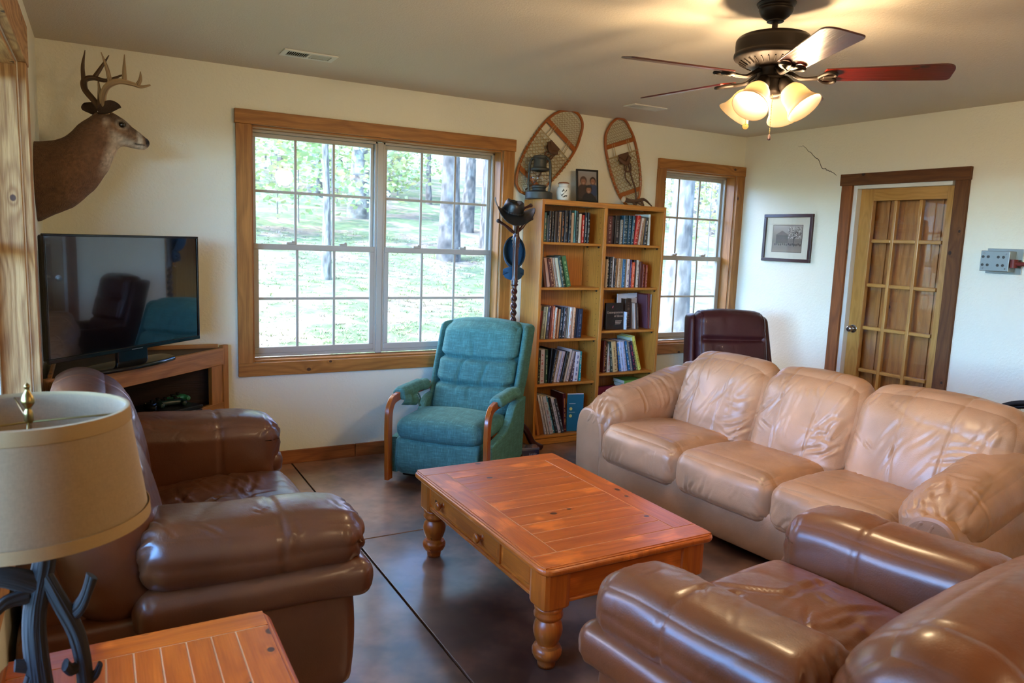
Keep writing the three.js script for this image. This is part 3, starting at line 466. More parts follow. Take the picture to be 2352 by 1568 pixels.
    const [bx, bw] = BX[k + 1], h2 = bw / 2, cb = creases(k * 11 + 80, 0.006, 3.5, 3.5, 4), fb = folds(k + 45, [
      { n: 16, a: [h2 * 0.55, h2], b: [-0.26, 0.12], dir: PI + 0.25, spread: 0.5, len: [0.07, 0.2], amp: 0.0048 }, { n: 10, a: [-h2, -h2 * 0.65], b: [-0.24, 0.1], dir: -0.3, spread: 0.5, len: [0.05, 0.13], amp: 0.004 },
      { n: 9, a: [-h2 * 0.8, h2 * 0.8], b: [-0.27, -0.22], dir: PI / 2, spread: 0.7, len: [0.05, 0.12], amp: 0.004 }, { n: 12, a: [-h2 * 0.7, h2 * 0.9], b: [0.02, 0.24], dir: 4.2, spread: 0.35, len: [0.12, 0.3], w: [0.01, 0.02], amp: 0.0034 }, { n: 10, a: [-h2 * 0.9, h2 * 0.9], b: [0.2, 0.27], dir: -PI / 2, spread: 0.5, len: [0.03, 0.09], amp: 0.003 }]);
    const back = soft(bw, 0.53, 0.24, 0.115, { seg: [150, 84, 24], deform: (v, a, b, c) => {
      if (c > 0) v.z += 0.06 * (1 - a * a) * (1 - b * b) + 0.015 * step2(0.4, -0.6, b); v.y += 0.028 * (1 - a * a) * step2(0.3, 1, b); v.x *= 1 - 0.05 * step2(-0.4, -1, b) - 0.03 * step2(0.4, 1, b); v.z -= 0.14 * (b + 1) * 0.5;
    }, wrinkle: (x, y, z, a, b, c) => cb(x, y, z) * 0.8 + (c > -0.7 ? fb(x, y) : 0) + (c > -0.3 ? groove(x + 0.06 * y, -0.105 + k * 0.01, 0.0065, 0.006) + groove(x - 0.04 * y, 0.1 + k * 0.01, 0.0065, 0.006) : 0) });
    part('back_cushion', back.translate(bx, 0.575, -0.585), tan, o);
  }
  for (const x of [-1, 1]) for (const z of [-0.08, -0.82]) part('foot', rbox(0.08, 0.045, 0.08, 0.006, x, 0.022, z), M.black, o);
}
// ---------------------------------------------------------------- brown leather loveseat and armchair with pillow-topped arms
function pillowChair(name, label, category, pos, turn, width, seats, m, { armY = 0.52, seatY = 0.4, backY = 0.86, depth = 0.9, seed = 0, aw = 0.27 } = {}) {
  const o = thing(name, label, category, pos, turn), inner = width - 2 * aw, sw = inner / seats;
  part('base', soft(inner + 0.1, 0.26, depth - 0.1, 0.03, { seg: [30, 8, 16], wrinkle: creases(seed + 1, 0.002) }).translate(0, 0.17, -depth / 2), m, o);
  part('back', soft(width - 0.16, backY - 0.25, 0.2, 0.07, { seg: [40, 20, 10], deform: (v, a, b) => { v.z -= 0.07 * (b + 1) / 2; }, wrinkle: creases(seed + 2, 0.004, 5, 5, 5) }).translate(0, (backY - 0.25) / 2 + 0.05, -depth + 0.15), m, o);
  for (const s of [-1, 1]) {
    const arm = new THREE.Group(); arm.name = 'arm'; o.add(arm);
    part('side_panel', soft(aw - 0.03, 0.37, depth - 0.04, 0.03, { seg: [14, 14, 30], deform: (v, a, b, c) => { v.z += c > 0 ? 0.012 * (1 - b * b) : 0; }, wrinkle: creases(seed + s + 6, 0.0025, 4, 4, 4) }).translate(s * (width / 2 - aw / 2), 0.2, -depth / 2 - 0.02), m, arm);
    const c1 = creases(seed + s * 3 + 11, 0.003, 5, 5, 3), c2 = creases(seed + s * 3 + 17, 0.0035, 4, 4, 3), f1 = folds(seed + s + 5, [{ n: 26, a: [-0.43, 0.43], b: [-0.14, 0.14], dir: PI / 2, spread: 0.7, len: [0.04, 0.12], amp: 0.003 }]), f2 = folds(seed + s + 9, [{ n: 22, a: [-0.4, 0.4], b: [-0.15, 0.1], dir: PI / 2, spread: 0.8, len: [0.05, 0.15], w: [0.006, 0.012], amp: 0.0032 }, { n: 12, a: [-0.43, -0.36], b: [-0.14, 0.14], dir: 0, spread: 0.5, len: [0.04, 0.1], amp: 0.004 }, { n: 12, a: [0.36, 0.43], b: [-0.14, 0.14], dir: PI, spread: 0.5, len: [0.04, 0.1], amp: 0.004 }]);
    part('lower_pad', soft(aw + 0.035, 0.13, depth - 0.25, 0.055, { seg: [26, 16, 60], deform: (v, a, b, c) => { v.y += 0.01 * (1 - c * c); v.x += s * 0.01; }, wrinkle: (x, y, z, a, b, c) => c1(x, y, z) + f1(z, x + y) + (a * s > 0.5 || c > 0.8 ? groove(b, -0.25, 0.07, 0.004) : 0) }).translate(s * (width / 2 - aw / 2), armY - 0.13, -(depth - 0.25) / 2 + 0.03), m, arm);
    part('upper_pad', soft(aw + 0.05, 0.2, depth - 0.28, 0.085, { seg: [34, 24, 76], deform: (v, a, b, c) => {
      if (b > 0) v.y += 0.02 * (1 - a * a) * (1 - c * c * 0.5); v.y -= 0.02 * step2(0.4, 1, c) * (b > 0 ? 1 : 0) ; v.y += 0.02 * step2(0, -1, c); v.x *= 1 - 0.1 * step2(0.75, 1, c); if (b < 0 && a * s < 0) v.y -= 0.17 * step2(0, -1, b) * step2(0, 1, -a * s);
    }, wrinkle: (x, y, z, a, b, c) => c2(x, y, z) + f2(z, x + y) + groove(z, 0.06, 0.007, 0.006) + (a * s > 0.3 || c > 0.85 ? groove(b, -0.05, 0.05, 0.005) : 0) + 0.004 * Math.sin(x * 120 + y * 60 + 4 * n3(x * 9, y * 9, z * 9)) * step2(0.8, 1, Math.abs(c)) }).translate(s * (width / 2 - aw / 2 - 0.01), armY, -(depth - 0.28) / 2 + 0.015), m, arm);
  }
  for (let i = 0; i < seats; i++) {
    const x0 = -inner / 2 + sw * (i + 0.5), cs = creases(seed + i * 5 + 30, 0.006, 4, 4, 4), cb = creases(seed + i * 9 + 50, 0.005, 3, 3, 3), fs = folds(seed + i + 31, [{ n: 22, a: [-sw / 2, sw / 2], b: [-0.3, 0.3], dir: 0.2, spread: 0.6, len: [0.12, 0.34], w: [0.01, 0.02], amp: 0.0065 }, { n: 12, a: [-sw / 2, sw / 2], b: [-0.3, 0.1], dir: 1.4, spread: 0.6, len: [0.06, 0.2], amp: 0.004 }]), fb = folds(seed + i + 61, [{ n: 14, a: [-sw / 2, -sw / 4], b: [-0.25, 0.2], dir: 0, spread: 0.6, len: [0.05, 0.15], amp: 0.004 }, { n: 14, a: [sw / 4, sw / 2], b: [-0.25, 0.2], dir: PI, spread: 0.6, len: [0.05, 0.15], amp: 0.004 }]);
    part('seat_cushion', soft(sw - 0.004, 0.2, depth - 0.16, 0.07, { seg: [80, 16, 90], deform: (v, a, b, c) => { if (b > 0) v.y += 0.03 * (1 - a ** 4) * (1 - c * c * 0.7); v.y -= 0.035 * step2(0.3, -1, c); if (c > 0) v.z += 0.015 * (1 - b * b); }, wrinkle: (x, y, z, a, b, c) => cs(x, y, z) * 0.6 + (b > 0.4 ? fs(x, z) : 0) }).translate(x0, seatY - 0.08, -depth / 2 + 0.11), m, o);
    part('back_cushion', soft((width - 0.04) / seats, 0.54, seats > 1 ? 0.26 : 0.3, 0.13, { seg: [80, 60, 30], deform: (v, a, b, c) => { if (c > 0) v.z += 0.05 * (1 - a * a) * (1 - b * b); v.y += 0.02 * (1 - a * a) * step2(0.3, 1, b); v.z -= (seats > 1 ? 0.11 : 0.2) * (b + 1) / 2; }, wrinkle: (x, y, z, a, b, c) => cb(x, y, z) * 0.8 + fb(x, y) + groove(x, 0, 0.008, 0.006) * (seats > 1 ? 1 : 0) + (seats === 1 ? groove(b, 0.45, 0.03, 0.006) + groove(a, 0.72, 0.02, 0.007) + groove(a, -0.72, 0.02, 0.007) : 0) }).translate((width - 0.04) / seats * (i + 0.5) - (width - 0.04) / 2, backY - 0.27, -depth + (seats > 1 ? 0.26 : 0.28)), m, o);
  }
  for (const x of [-1, 1]) for (const z of [-0.08, -depth + 0.12]) part('foot', rbox(0.07, 0.045, 0.07, 0.006, x * (width / 2 - 0.14), 0.022, z), M.black, o);
  return o;
}
pillowChair('loveseat', 'dark brown leather loveseat along the left wall beside the television', 'loveseat', [-4.185, 0, 1.75], PI / 2, 1.6, 2, brown, { depth: 0.96, armY: 0.515, seatY: 0.345, seed: 3, backY: 0.87 });
pillowChair('armchair', 'brown leather armchair in the near right corner, its back to the camera', 'armchair', [-3.165, 0, 3.09], PI + 0.1, 1.15, 1, brown2, { aw: 0.235, armY: 0.495, seed: 60, backY: 0.765, depth: 0.98 });
// ---------------------------------------------------------------- pine coffee table and end table
function rrect(w, d, r) { const s = new THREE.Shape(), a = w / 2, b = d / 2; s.moveTo(-a + r, -b); s.lineTo(a - r, -b); s.quadraticCurveTo(a, -b, a, -b + r); s.lineTo(a, b - r); s.quadraticCurveTo(a, b, a - r, b); s.lineTo(-a + r, b); s.quadraticCurveTo(-a, b, -a, b - r); s.lineTo(-a, -b + r); s.quadraticCurveTo(-a, -b, -a + r, -b); return s; }
function pineTop(o, w, d, y, n, side, end, r) {       // end boards across x, side boards along z, planks between
  const slab = (ww, dd, t, b, yy, rad) => { const g = new THREE.ExtrudeGeometry(rrect(ww - 2 * b, dd - 2 * b, rad), { depth: t - 2 * b, bevelEnabled: true, bevelThickness: b, bevelSize: b, bevelSegments: 4, curveSegments: 8 }); g.rotateX(-PI / 2).translate(0, yy + b, 0); return grainUV(clean(g), 'z'); };
  part('edge_moulding', [slab(w, d, 0.026, 0.012, y - 0.032, r), slab(w - 0.018, d - 0.018, 0.008, 0.003, y - 0.0105, r)], M.pine, o);
  const W = w - 0.034, D = d - 0.034, g = 0.0036, t = 0.012, yy = y - t / 2 + 0.0;
  for (const s of [-1, 1]) { part('end_board', board(W, t, end - g, 0, yy, s * (D / 2 - end / 2), 'x', 0.0016), M.pine, o); part('side_board', board(side - g, t, D - 2 * end - g, s * (W / 2 - side / 2), yy, 0, 'z', 0.0016), M.pine, o); }
  const L = D - 2 * end; for (let i = 0; i < n; i++) part('plank', board(W - 2 * side - g, t, L / n - g, 0, yy, -L / 2 + L / n * (i + 0.5), 'x', 0.0016), M.pine, o);
  part('groove_filler', plain(W - 0.01, 0.006, D - 0.01, 0, y - 0.0045, 0), std({ color: '#c09468', roughness: 0.9 }), o);
}
function turnedLeg(o, x, z, top, y0 = 0) {
  const k = (top - y0) / 0.375, p = [[0.0001, 0], [0.031, 0], [0.033, 0.012], [0.034, 0.03], [0.045, 0.034], [0.053, 0.05], [0.054, 0.064], [0.047, 0.078], [0.036, 0.082], [0.035, 0.088], [0.043, 0.1], [0.051, 0.125], [0.053, 0.142], [0.048, 0.165], [0.038, 0.176], [0.038, 0.18], [0.051, 0.19], [0.053, 0.2], [0.047, 0.21], [0.05, 0.216], [0.052, 0.224], [0.045, 0.234], [0.0001, 0.236]];
  const l = lathe(p.map(([r, y]) => [r, y * k]), 28), blk = rrect(0.112, 0.112, 0.022), b = new THREE.ExtrudeGeometry(blk, { depth: 0.142 * k, bevelEnabled: true, bevelThickness: 0.008, bevelSize: 0.008, bevelOffset: -0.008, bevelSegments: 2, curveSegments: 2 }); b.rotateX(-PI / 2).translate(0, 0.24 * k, 0);
  part('leg', [grainUV(l, 'y'), grainUV(clean(b), 'y')].map((g) => g.translate(x, y0, z)), M.pine, o);
}
function knob(parent, x, y, z, ry, m = M.pine, s = 1) { const g = grainUV(smoothLathe([[0.0001, 0.03], [0.012, 0.0285], [0.0165, 0.022], [0.013, 0.015], [0.007, 0.01], [0.008, 0.004], [0.012, 0.002], [0.012, 0]], 20, 30), 'y'); g.scale(s, s, s).rotateX(PI / 2).rotateY(ry).translate(x, y, z); return part('knob', g, m, parent); }
{
  const o = thing('coffee_table', 'large orange pine coffee table with turned legs and drawers in the middle', 'table', [-3.26, 0, 2.19]), w = 0.785, d = 1.19, top = 0.405;
  pineTop(o, w, d, top, 11, 0.105, 0.098, 0.045);
  const lx = w / 2 - 0.083, lz = d / 2 - 0.09; for (const x of [-lx, lx]) for (const z of [-lz, lz]) turnedLeg(o, x, z, 0.374);
  const ay = 0.312, ah = 0.112;
  for (const s of [-1, 1]) {
    part('apron', board(0.02, ah, 2 * lz - 0.1, s * (lx + 0.03), ay, 0, 'z'), M.pine, o); part('apron', board(2 * lx - 0.1, ah, 0.02, 0, ay, s * (lz + 0.03), 'x'), M.pine, o);
    part('bead', board(0.03, 0.016, 2 * lz - 0.1, s * (lx + 0.036), ay - ah / 2, 0, 'z', 0.007), M.pine, o); part('bead', board(2 * lx - 0.1, 0.016, 0.03, 0, ay - ah / 2, s * (lz + 0.036), 'x', 0.007), M.pine, o);
    const f = new THREE.Group(); f.name = 'drawer'; o.add(f);
    part('drawer_front', board(0.018, 0.085, 0.66, s * (lx + 0.036), ay + 0.006, -0.135, 'z', 0.005), M.pine, f); knob(f, s * (lx + 0.044), ay + 0.004, -0.315, s * PI / 2, M.pine, 1.25); knob(f, s * (lx + 0.044), ay + 0.004, 0.068, s * PI / 2, M.pine, 1.25);
    part('stile', board(0.026, 0.1, 0.022, s * (lx + 0.036), ay + 0.004, 0.21, 'y', 0.004), M.pine, o);
    part('panel', board(0.016, 0.085, 0.2, s * (lx + 0.034), ay + 0.006, 0.335, 'z', 0.005), M.pine, o);
  }
}
{
  const o = thing('end_table', 'orange pine end table under the lamp in the near left corner', 'table', [-4.845, 0, 3.17]), w = 0.59, d = 0.69, top = 0.5;
  pineTop(o, w, d, top, 8, 0.08, 0.08, 0.04);
  { const planks = o.children.filter((c) => c.name === 'plank'); planks.forEach((c) => o.remove(c)); const W = w - 0.034, D = d - 0.034, n = 7, L = W - 0.16; for (let i = 0; i < n; i++) part('plank', board(L / n - 0.0028, 0.012, D - 0.16 - 0.002, -L / 2 + L / n * (i + 0.5), top - 0.006, 0, 'z', 0.0016), M.pine, o); }
  for (const x of [-1, 1]) for (const z of [-1, 1]) turnedLeg(o, x * (w / 2 - 0.085), z * (d / 2 - 0.085), 0.467);
  for (const s of [-1, 1]) { part('apron', board(0.02, 0.13, d - 0.27, s * (w / 2 - 0.055), 0.395, 0, 'z'), M.pine, o); part('apron', board(w - 0.27, 0.13, 0.02, 0, 0.395, s * (d / 2 - 0.055), 'x'), M.pine, o); }
}
// ---------------------------------------------------------------- table lamp with a branch-shaped base
{
  const o = thing('table_lamp', 'table lamp with beige drum shade and dark branch base on the end table', 'lamp', [-5.03, 0.5, 3.245]);
  const bm = std({ map: barkTex, color: '#1d1815', roughness: 0.75, bumpMap: barkTex, bumpScale: 0.006 });
  const b = [
    limb([[-0.005, 0.0, 0.03], [0.0, 0.08, 0.02], [-0.01, 0.2, 0.0], [0.02, 0.3, -0.005], [0.012, 0.42, 0]], [0.03, 0.026, 0.024, 0.023, 0.02], 12, 30),
    limb([[0.015, 0.0, 0.0], [0.06, 0.03, 0], [0.085, 0.09, 0.0], [0.075, 0.17, 0.01], [0.035, 0.235, 0.01], [0.01, 0.27, 0]], [0.022, 0.02, 0.018, 0.018, 0.016, 0.014], 10, 36),
    limb([[0.06, 0.2, 0.01], [0.085, 0.215, 0.015], [0.105, 0.245, 0.02], [0.11, 0.255, 0.02]], [0.012, 0.013, 0.011, 0.013], 9), limb([[0.08, 0.13, 0.005], [0.06, 0.128, 0.02], [0.048, 0.14, 0.03]], [0.009, 0.009, 0.01], 8), limb([[0.085, 0.1, 0], [0.11, 0.11, 0.005], [0.12, 0.125, 0.01]], [0.01, 0.008, 0.006], 8),
    limb([[0, 0.25, 0], [-0.05, 0.27, 0.02], [-0.11, 0.285, 0.03]], [0.018, 0.015, 0.014], 10), limb([[-0.02, 0.24, 0.01], [-0.06, 0.24, 0.03], [-0.075, 0.235, 0.04]], [0.012, 0.01, 0.01], 8), limb([[0.01, 0.28, 0], [0.045, 0.3, 0.01], [0.06, 0.31, 0.01]], [0.013, 0.01, 0.009], 8), limb([[0.0, 0.31, 0], [-0.035, 0.325, 0.01], [-0.05, 0.34, 0.01]], [0.012, 0.01, 0.009], 8), limb([[-0.01, 0.14, 0.01], [-0.05, 0.15, 0.02]], [0.012, 0.009], 8),
    limb([[-0.03, 0.0, 0.02], [-0.05, 0.06, 0.03], [-0.02, 0.13, 0.02]], [0.02, 0.018, 0.012], 10),
  ];
  for (const g of b) { const p = g.attributes.position; for (let i = 0; i < p.count; i++) { const y = p.getY(i); p.setXYZ(i, p.getX(i) * 0.78, y < 0.3 ? y * 1.38 : 0.414 + (y - 0.3) * 0.5, p.getZ(i) * 0.78); } g.computeVertexNormals(); }
  part('branch_base', b, bm, o); part('foot_plate', smoothLathe([[0.0001, 0.018], [0.06, 0.016], [0.078, 0.008], [0.08, 0]], 28, 24).translate(0.01, 0, 0.01), bm, o);
  const y0 = 0.464, y1 = 0.665, r0 = 0.184, r1 = 0.155;
  const shade = lathe([[r0, y0], [r1, y1], [r1 - 0.003, y1 + 0.001], [r0 - 0.003, y0 - 0.001], [r0, y0]], 72);
  const sm1 = std({ color: '#b89c78', map: linen, transmission: 0.3, roughness: 1, thickness: 0 });
  const sg = part('shade', shade, sm1, o); part('trim_band', [lathe([[r1 + 0.0025, y1 + 0.002], [r1 + 0.004, y1 - 0.01], [r1 + 0.0048, y1 - 0.022], [r1 + 0.0028, y1 - 0.024], [r1 - 0.004, y1 + 0.003], [r1 + 0.0025, y1 + 0.002]], 72), lathe([[r0 + 0.003, y0 - 0.002], [r0 + 0.002, y0 + 0.02], [r0, y0 + 0.02], [r0 - 0.004, y0 - 0.003], [r0 + 0.003, y0 - 0.002]], 72)], std({ color: '#b0946c', map: linen, roughness: 1 }), sg);
  partEach('harp', [limb([[0, 0.48, 0.03], [0, 0.52, 0.05], [0, 0.6, 0.045], [0, 0.645, 0.0], [0, 0.6, -0.045], [0, 0.52, -0.05], [0, 0.48, -0.03]], [0.0025, 0.0025], 6, 40), ...[0.3, 2.4, 4.5].map((a) => rod([0, 0.645, 0], [Math.cos(a) * (r1 - 0.004), y1 - 0.006, Math.sin(a) * (r1 - 0.004)], 0.0018, 6))], M.brass, o);
  partEach('socket', [cyl(0.018, 0.02, 0.06, 0, 0.49, 0, 20), cyl(0.009, 0.009, 0.11, -0.01, 0.575, 0.0, 14), cyl(0.008, 0.008, 0.11, 0.01, 0.575, 0.005, 14)], M.brass, o);
  part('finial', smoothLathe([[0.0001, 0.715], [0.005, 0.709], [0.0035, 0.702], [0.009, 0.69], [0.0105, 0.68], [0.005, 0.67], [0.0075, 0.66], [0.0065, 0.645], [0.0001, 0.64]], 18, 40), M.brass, o);
}
// ---------------------------------------------------------------- teal recliner with bent wooden arms (front along +z of the group)
function quilt(w, h, cuts, depth, seed) { }
{
  const fab = std({ color: '#5f958f', map: fabricTone, bumpMap: fabricBump, bumpScale: 0.0008, roughness: 0.95, sheen: 0.3, sheenColor: new THREE.Color('#8fc4c4'), sheenRoughness: 0.6 });
  const arm = woodMat(T.oak, { color: '#d0aa80', roughness: 0.3, clearcoat: 0.5, clearcoatRoughness: 0.15 });
  const o = thing('recliner', 'teal fabric recliner with bent wood arms in front of the bookcase', 'recliner', [-3.185, 0, 0.82], -0.805); o.scale.set(1.08, 0.9, 1.08);
  const tuft = creases(5, 0.004, 10, 7, 10);
  part('footrest', soft(0.5, 0.27, 0.12, 0.03, { seg: [30, 20, 8], deform: (v, a, b, c) => { if (c > 0) v.z += 0.018 * (1 - b * b) - 0.03 * step2(-0.2, -1, b); }, wrinkle: (x, y, z) => 0.001 * n3(x * 9, y * 9, z * 9) }).translate(0, 0.19, -0.05), fab, o);
  part('seat_cushion', soft(0.52, 0.15, 0.56, 0.065, { seg: [40, 16, 40], deform: (v, a, b, c) => { if (b > 0) v.y += 0.025 * (1 - a * a) * (1 - c * c * 0.5) - 0.05 * step2(0, -1, c); if (c > 0) v.z += 0.02 * (1 - a * a); }, wrinkle: (x, y, z, a, b, c) => 0.002 * n3(x * 8, y * 8, z * 8) }).translate(0, 0.375, -0.26), fab, o);
  // back: three cross rolls with short vertical tucks
  const bk = soft(0.5, 0.66, 0.17, 0.07, { seg: [60, 80, 16], deform: (v, a, b, c) => { v.y += 0.03 * (1 - a * a) * step2(0.4, 1, b); if (c > 0) v.z += 0.03 * (1 - a * a); v.z += -0.24 * (b + 1) * 0.5 - 0.03 * step2(0.75, 1, b); v.x *= 1 + 0.0 * b; },
    wrinkle: (x, y, z, a, b, c) => { if (c < -0.2) return 0; const roll = groove(b, 0.24, 0.05, 0.034) + groove(b, -0.32, 0.05, 0.03) , t = (x0, b0, b1) => groove(a, x0 + 0.05 * Math.sin(b * 6), 0.035, 0.019) * step2(b0 - 0.1, b0 + 0.08, b) * step2(b1 + 0.1, b1 - 0.08, b); return roll + t(-0.32, -0.35, 0.2) + t(0.3, -0.3, 0.22) + t(-0.1, 0.24, 0.55) * 0.8 + t(0.0, -0.65, -0.3) * 0.8 + tuft(x, y, z) * (0.3 + 1.2 * Math.exp(-(((b + 0.32) / 0.14) ** 2)) + 0.6 * Math.exp(-(((b - 0.24) / 0.1) ** 2))); } });
  part('back_cushion', bk.translate(0, 0.7, -0.52), fab, o);
  part('back_shell', soft(0.585, 0.66, 0.14, 0.035, { seg: [24, 30, 10], deform: (v, a, b, c) => { v.y += 0.02 * (1 - a * a) * step2(0.4, 1, b); v.z += -0.25 * (b + 1) * 0.5; if (Math.abs(a) > 0.86 && c > 0) v.z += 0.075; v.x *= 1 - 0.05 * step2(0, -1, b); } }).translate(0, 0.685, -0.61), fab, o);
  for (const s of [-1, 1]) {
    const a = new THREE.Group(); a.name = 'arm'; o.add(a); const X = s * 0.292;
    const sh = new THREE.Shape(); sh.moveTo(-0.66, 0.055); sh.lineTo(-0.05, 0.055); sh.lineTo(-0.05, 0.3); sh.bezierCurveTo(-0.2, 0.34, -0.32, 0.3, -0.42, 0.42); sh.bezierCurveTo(-0.46, 0.5, -0.5, 0.5, -0.62, 0.5); sh.lineTo(-0.7, 0.5); sh.closePath();
    part('side_panel', ext(sh, 0.05, 0.012, 10).rotateY(-PI / 2).translate(X + 0.025 - (s > 0 ? 0.012 : -0.012), 0, 0), fab, a);
    // bent wood strip: up from the floor, rounding back into the armrest
    const c = new THREE.CatmullRomCurve3([V(X, 0.02, -0.0), V(X, 0.2, 0.005), V(X, 0.4, 0.01), V(X, 0.5, 0.0), V(X, 0.552, -0.035), V(X, 0.568, -0.1), V(X, 0.565, -0.3), V(X, 0.555, -0.55)], false, 'centripetal');
    const cs = new THREE.Shape(); const W = 0.028, t = 0.013; cs.moveTo(-t, -W + 0.006); cs.quadraticCurveTo(-t, -W, -t + 0.005, -W); cs.lineTo(t - 0.005, -W); cs.quadraticCurveTo(t, -W, t, -W + 0.006); cs.lineTo(t, W - 0.006); cs.quadraticCurveTo(t, W, t - 0.005, W); cs.lineTo(-t + 0.005, W); cs.quadraticCurveTo(-t, W, -t, W - 0.006); cs.closePath();
    const eg = clean(new THREE.ExtrudeGeometry(cs, { steps: 150, extrudePath: c })); boxUV(eg); { const uv = eg.attributes.uv; for (let i = 0; i < uv.count; i++) uv.setXY(i, uv.getY(i), uv.getX(i)); }
    part('arm_frame', eg, arm, a);
    part('arm_pad', soft(0.085, 0.07, 0.4, 0.033, { seg: [14, 12, 30], deform: (v, q, b, cc) => { v.y += 0.012 * (1 - q * q) - (s < 0 && b < 0 && cc > 0 ? 0.02 : 0); v.y -= 0.01 * (cc < -0.5 ? 1 : 0); }, wrinkle: (x, y, z, q, b, cc) => groove(cc, 0.86, 0.03, 0.006) + 0.003 * n3(x * 20, y * 20, z * 14) }).translate(X, 0.582, -0.31), fab, a);
    if (s < 0) part('pad_flap', [soft(0.012, 0.09, 0.16, 0.006, { seg: [4, 10, 14], deform: (v, q, b, cc) => { v.x += -0.02 * b * b + 0.008 * Math.sin(cc * 5); v.y += 0.02 * cc; } }).translate(X + 0.045, 0.53, -0.2), limb([[X + 0.04, 0.55, -0.3], [X + 0.05, 0.51, -0.31], [X + 0.045, 0.48, -0.3], [X + 0.06, 0.465, -0.29]], [0.006, 0.005, 0.007], 6)], fab, a);
  }
  part('under_frame', rbox(0.5, 0.08, 0.5, 0.01, 0, 0.06, -0.34), M.black, o);
}
// ---------------------------------------------------------------- burgundy leather recliner behind the sofa
{
  const lm = leather('#4a1a1d', { roughness: 0.5, clearcoat: 0.15 }), o = thing('recliner', 'burgundy leather recliner behind the sofa near the narrow window', 'recliner', [-0.98, 0, 1.28], -0.42);
  part('seat_cushion', soft(0.52, 0.18, 0.56, 0.06, { seg: [24, 10, 24], wrinkle: creases(2, 0.004) }).translate(0, 0.38, -0.28), lm, o); part('base', soft(0.56, 0.28, 0.6, 0.03, { seg: [14, 8, 14] }).translate(0, 0.18, -0.32), lm, o);
  const cr = creases(9, 0.0045, 7, 7, 7);
  part('back_cushion', soft(0.56, 0.68, 0.17, 0.06, { seg: [60, 70, 14], deform: (v, a, b, c) => { v.y += 0.02 * (1 - a * a) * step2(0.4, 1, b); v.x *= 1 - 0.03 * b; if (c > 0) v.z += 0.02 * (1 - a * a); v.z -= 0.18 * (b + 1) / 2; }, wrinkle: (x, y, z, a, b, c) => (c < 0 ? 0 : groove(b, 0.42, 0.045, 0.03) * step2(0.96, 0.86, Math.abs(a)) + groove(b, -0.2, 0.045, 0.028) + groove(Math.abs(a), 0.9, 0.02, 0.008) + groove(a, 0, 0.012, 0.003) * step2(0.45, 0.3, b)) + cr(x, y, z) * 0.6 }).translate(0, 0.67, -0.54), lm, o);
  part('back_shell', soft(0.66, 0.64, 0.12, 0.04, { seg: [20, 20, 8], deform: (v, a, b, c) => { v.z -= 0.19 * (b + 1) / 2; if (Math.abs(a) > 0.86 && c > 0) v.z += 0.05; v.x *= 1 - 0.06 * b; } }).translate(0, 0.66, -0.61), lm, o);
  for (const s of [-1, 1]) part('arm', soft(0.12, 0.5, 0.62, 0.05, { seg: [10, 16, 20], wrinkle: creases(s + 4, 0.003) }).translate(s * 0.33, 0.3, -0.3), lm, o);
}
// ---------------------------------------------------------------- oak bookcase
const SH = { L: [1.488, 1.164, 0.786, 0.456, 0.066], R: [1.49, 1.163, 0.836, 0.508, 0.066] };     // tops of the shelf boards
const BC = { x0: -2.187, x1: -1.065, xm0: -1.645, xm1: -1.615, z: 0.27, top: 1.785 };
{
  const o = thing('bookcase', 'tall double oak bookcase filled with books between the two windows', 'bookcase', [0, 0, 0.012]), D = 0.255, t = 0.022, Z = D / 2;
  part('side_panel', board(t, BC.top, D, BC.x0 + t / 2, BC.top / 2, Z, 'y'), M.oak, o); part('side_panel', board(t, BC.top, D, BC.x1 - t / 2, BC.top / 2, Z, 'y'), M.oak, o);
  part('divider', board(BC.xm1 - BC.xm0, BC.top - 0.035, D - 0.004, (BC.xm0 + BC.xm1) / 2, (BC.top - 0.035) / 2, Z - 0.002, 'y'), M.oak, o);
  part('top_board', board(BC.x1 - BC.x0 - 2 * t, 0.02, D - 0.002, (BC.x0 + BC.x1) / 2, BC.top - 0.012, Z, 'x'), M.oak, o); part('top_rail', board(BC.x1 - BC.x0 - 2 * t, 0.036, 0.02, (BC.x0 + BC.x1) / 2, BC.top - 0.019, D - 0.009, 'x'), M.oak, o);
  part('back_panel', board(BC.xm0 - BC.x0 - 0.02, BC.top - 0.06, 0.008, (BC.x0 + BC.xm0) / 2 + 0.005, BC.top / 2, 0.005, 'y'), M.oak, o); part('back_panel', board(BC.x1 - BC.xm1 - 0.02, BC.top - 0.06, 0.008, (BC.x1 + BC.xm1) / 2 - 0.005, BC.top / 2, 0.005, 'y'), M.oak, o);
  part('kickboard', board(BC.x1 - BC.x0 - 2 * t, 0.042, 0.016, (BC.x0 + BC.x1) / 2, 0.022, D - 0.03, 'x'), M.oak, o);
  for (const [k, a, b] of [['L', BC.x0 + t, BC.xm0], ['R', BC.xm1, BC.x1 - t]]) SH[k].forEach((y, i) => {
    part('shelf', board(b - a - 0.002, 0.02, D - 0.03, (a + b) / 2, y - 0.01, Z - 0.008, 'x', 0.006), M.oak, o);
    if (i < 4) partEach('shelf_pin', [a + 0.006, b - 0.006].flatMap((x) => [0.06, D - 0.05].map((z) => rbox(0.012, 0.014, 0.008, 0.002, x, y - 0.027, z))), M.black, o);
  });
  part('pin_holes', [0.07, D - 0.05].flatMap((z) => Array.from({ length: 38 }, (_, i) => cyl(0.0028, 0.0028, 0.001, 0, 0, 0, 8).rotateZ(PI / 2).translate(BC.xm0 - 0.0002, 0.2 + i * 0.04, z))), M.black, o);
}
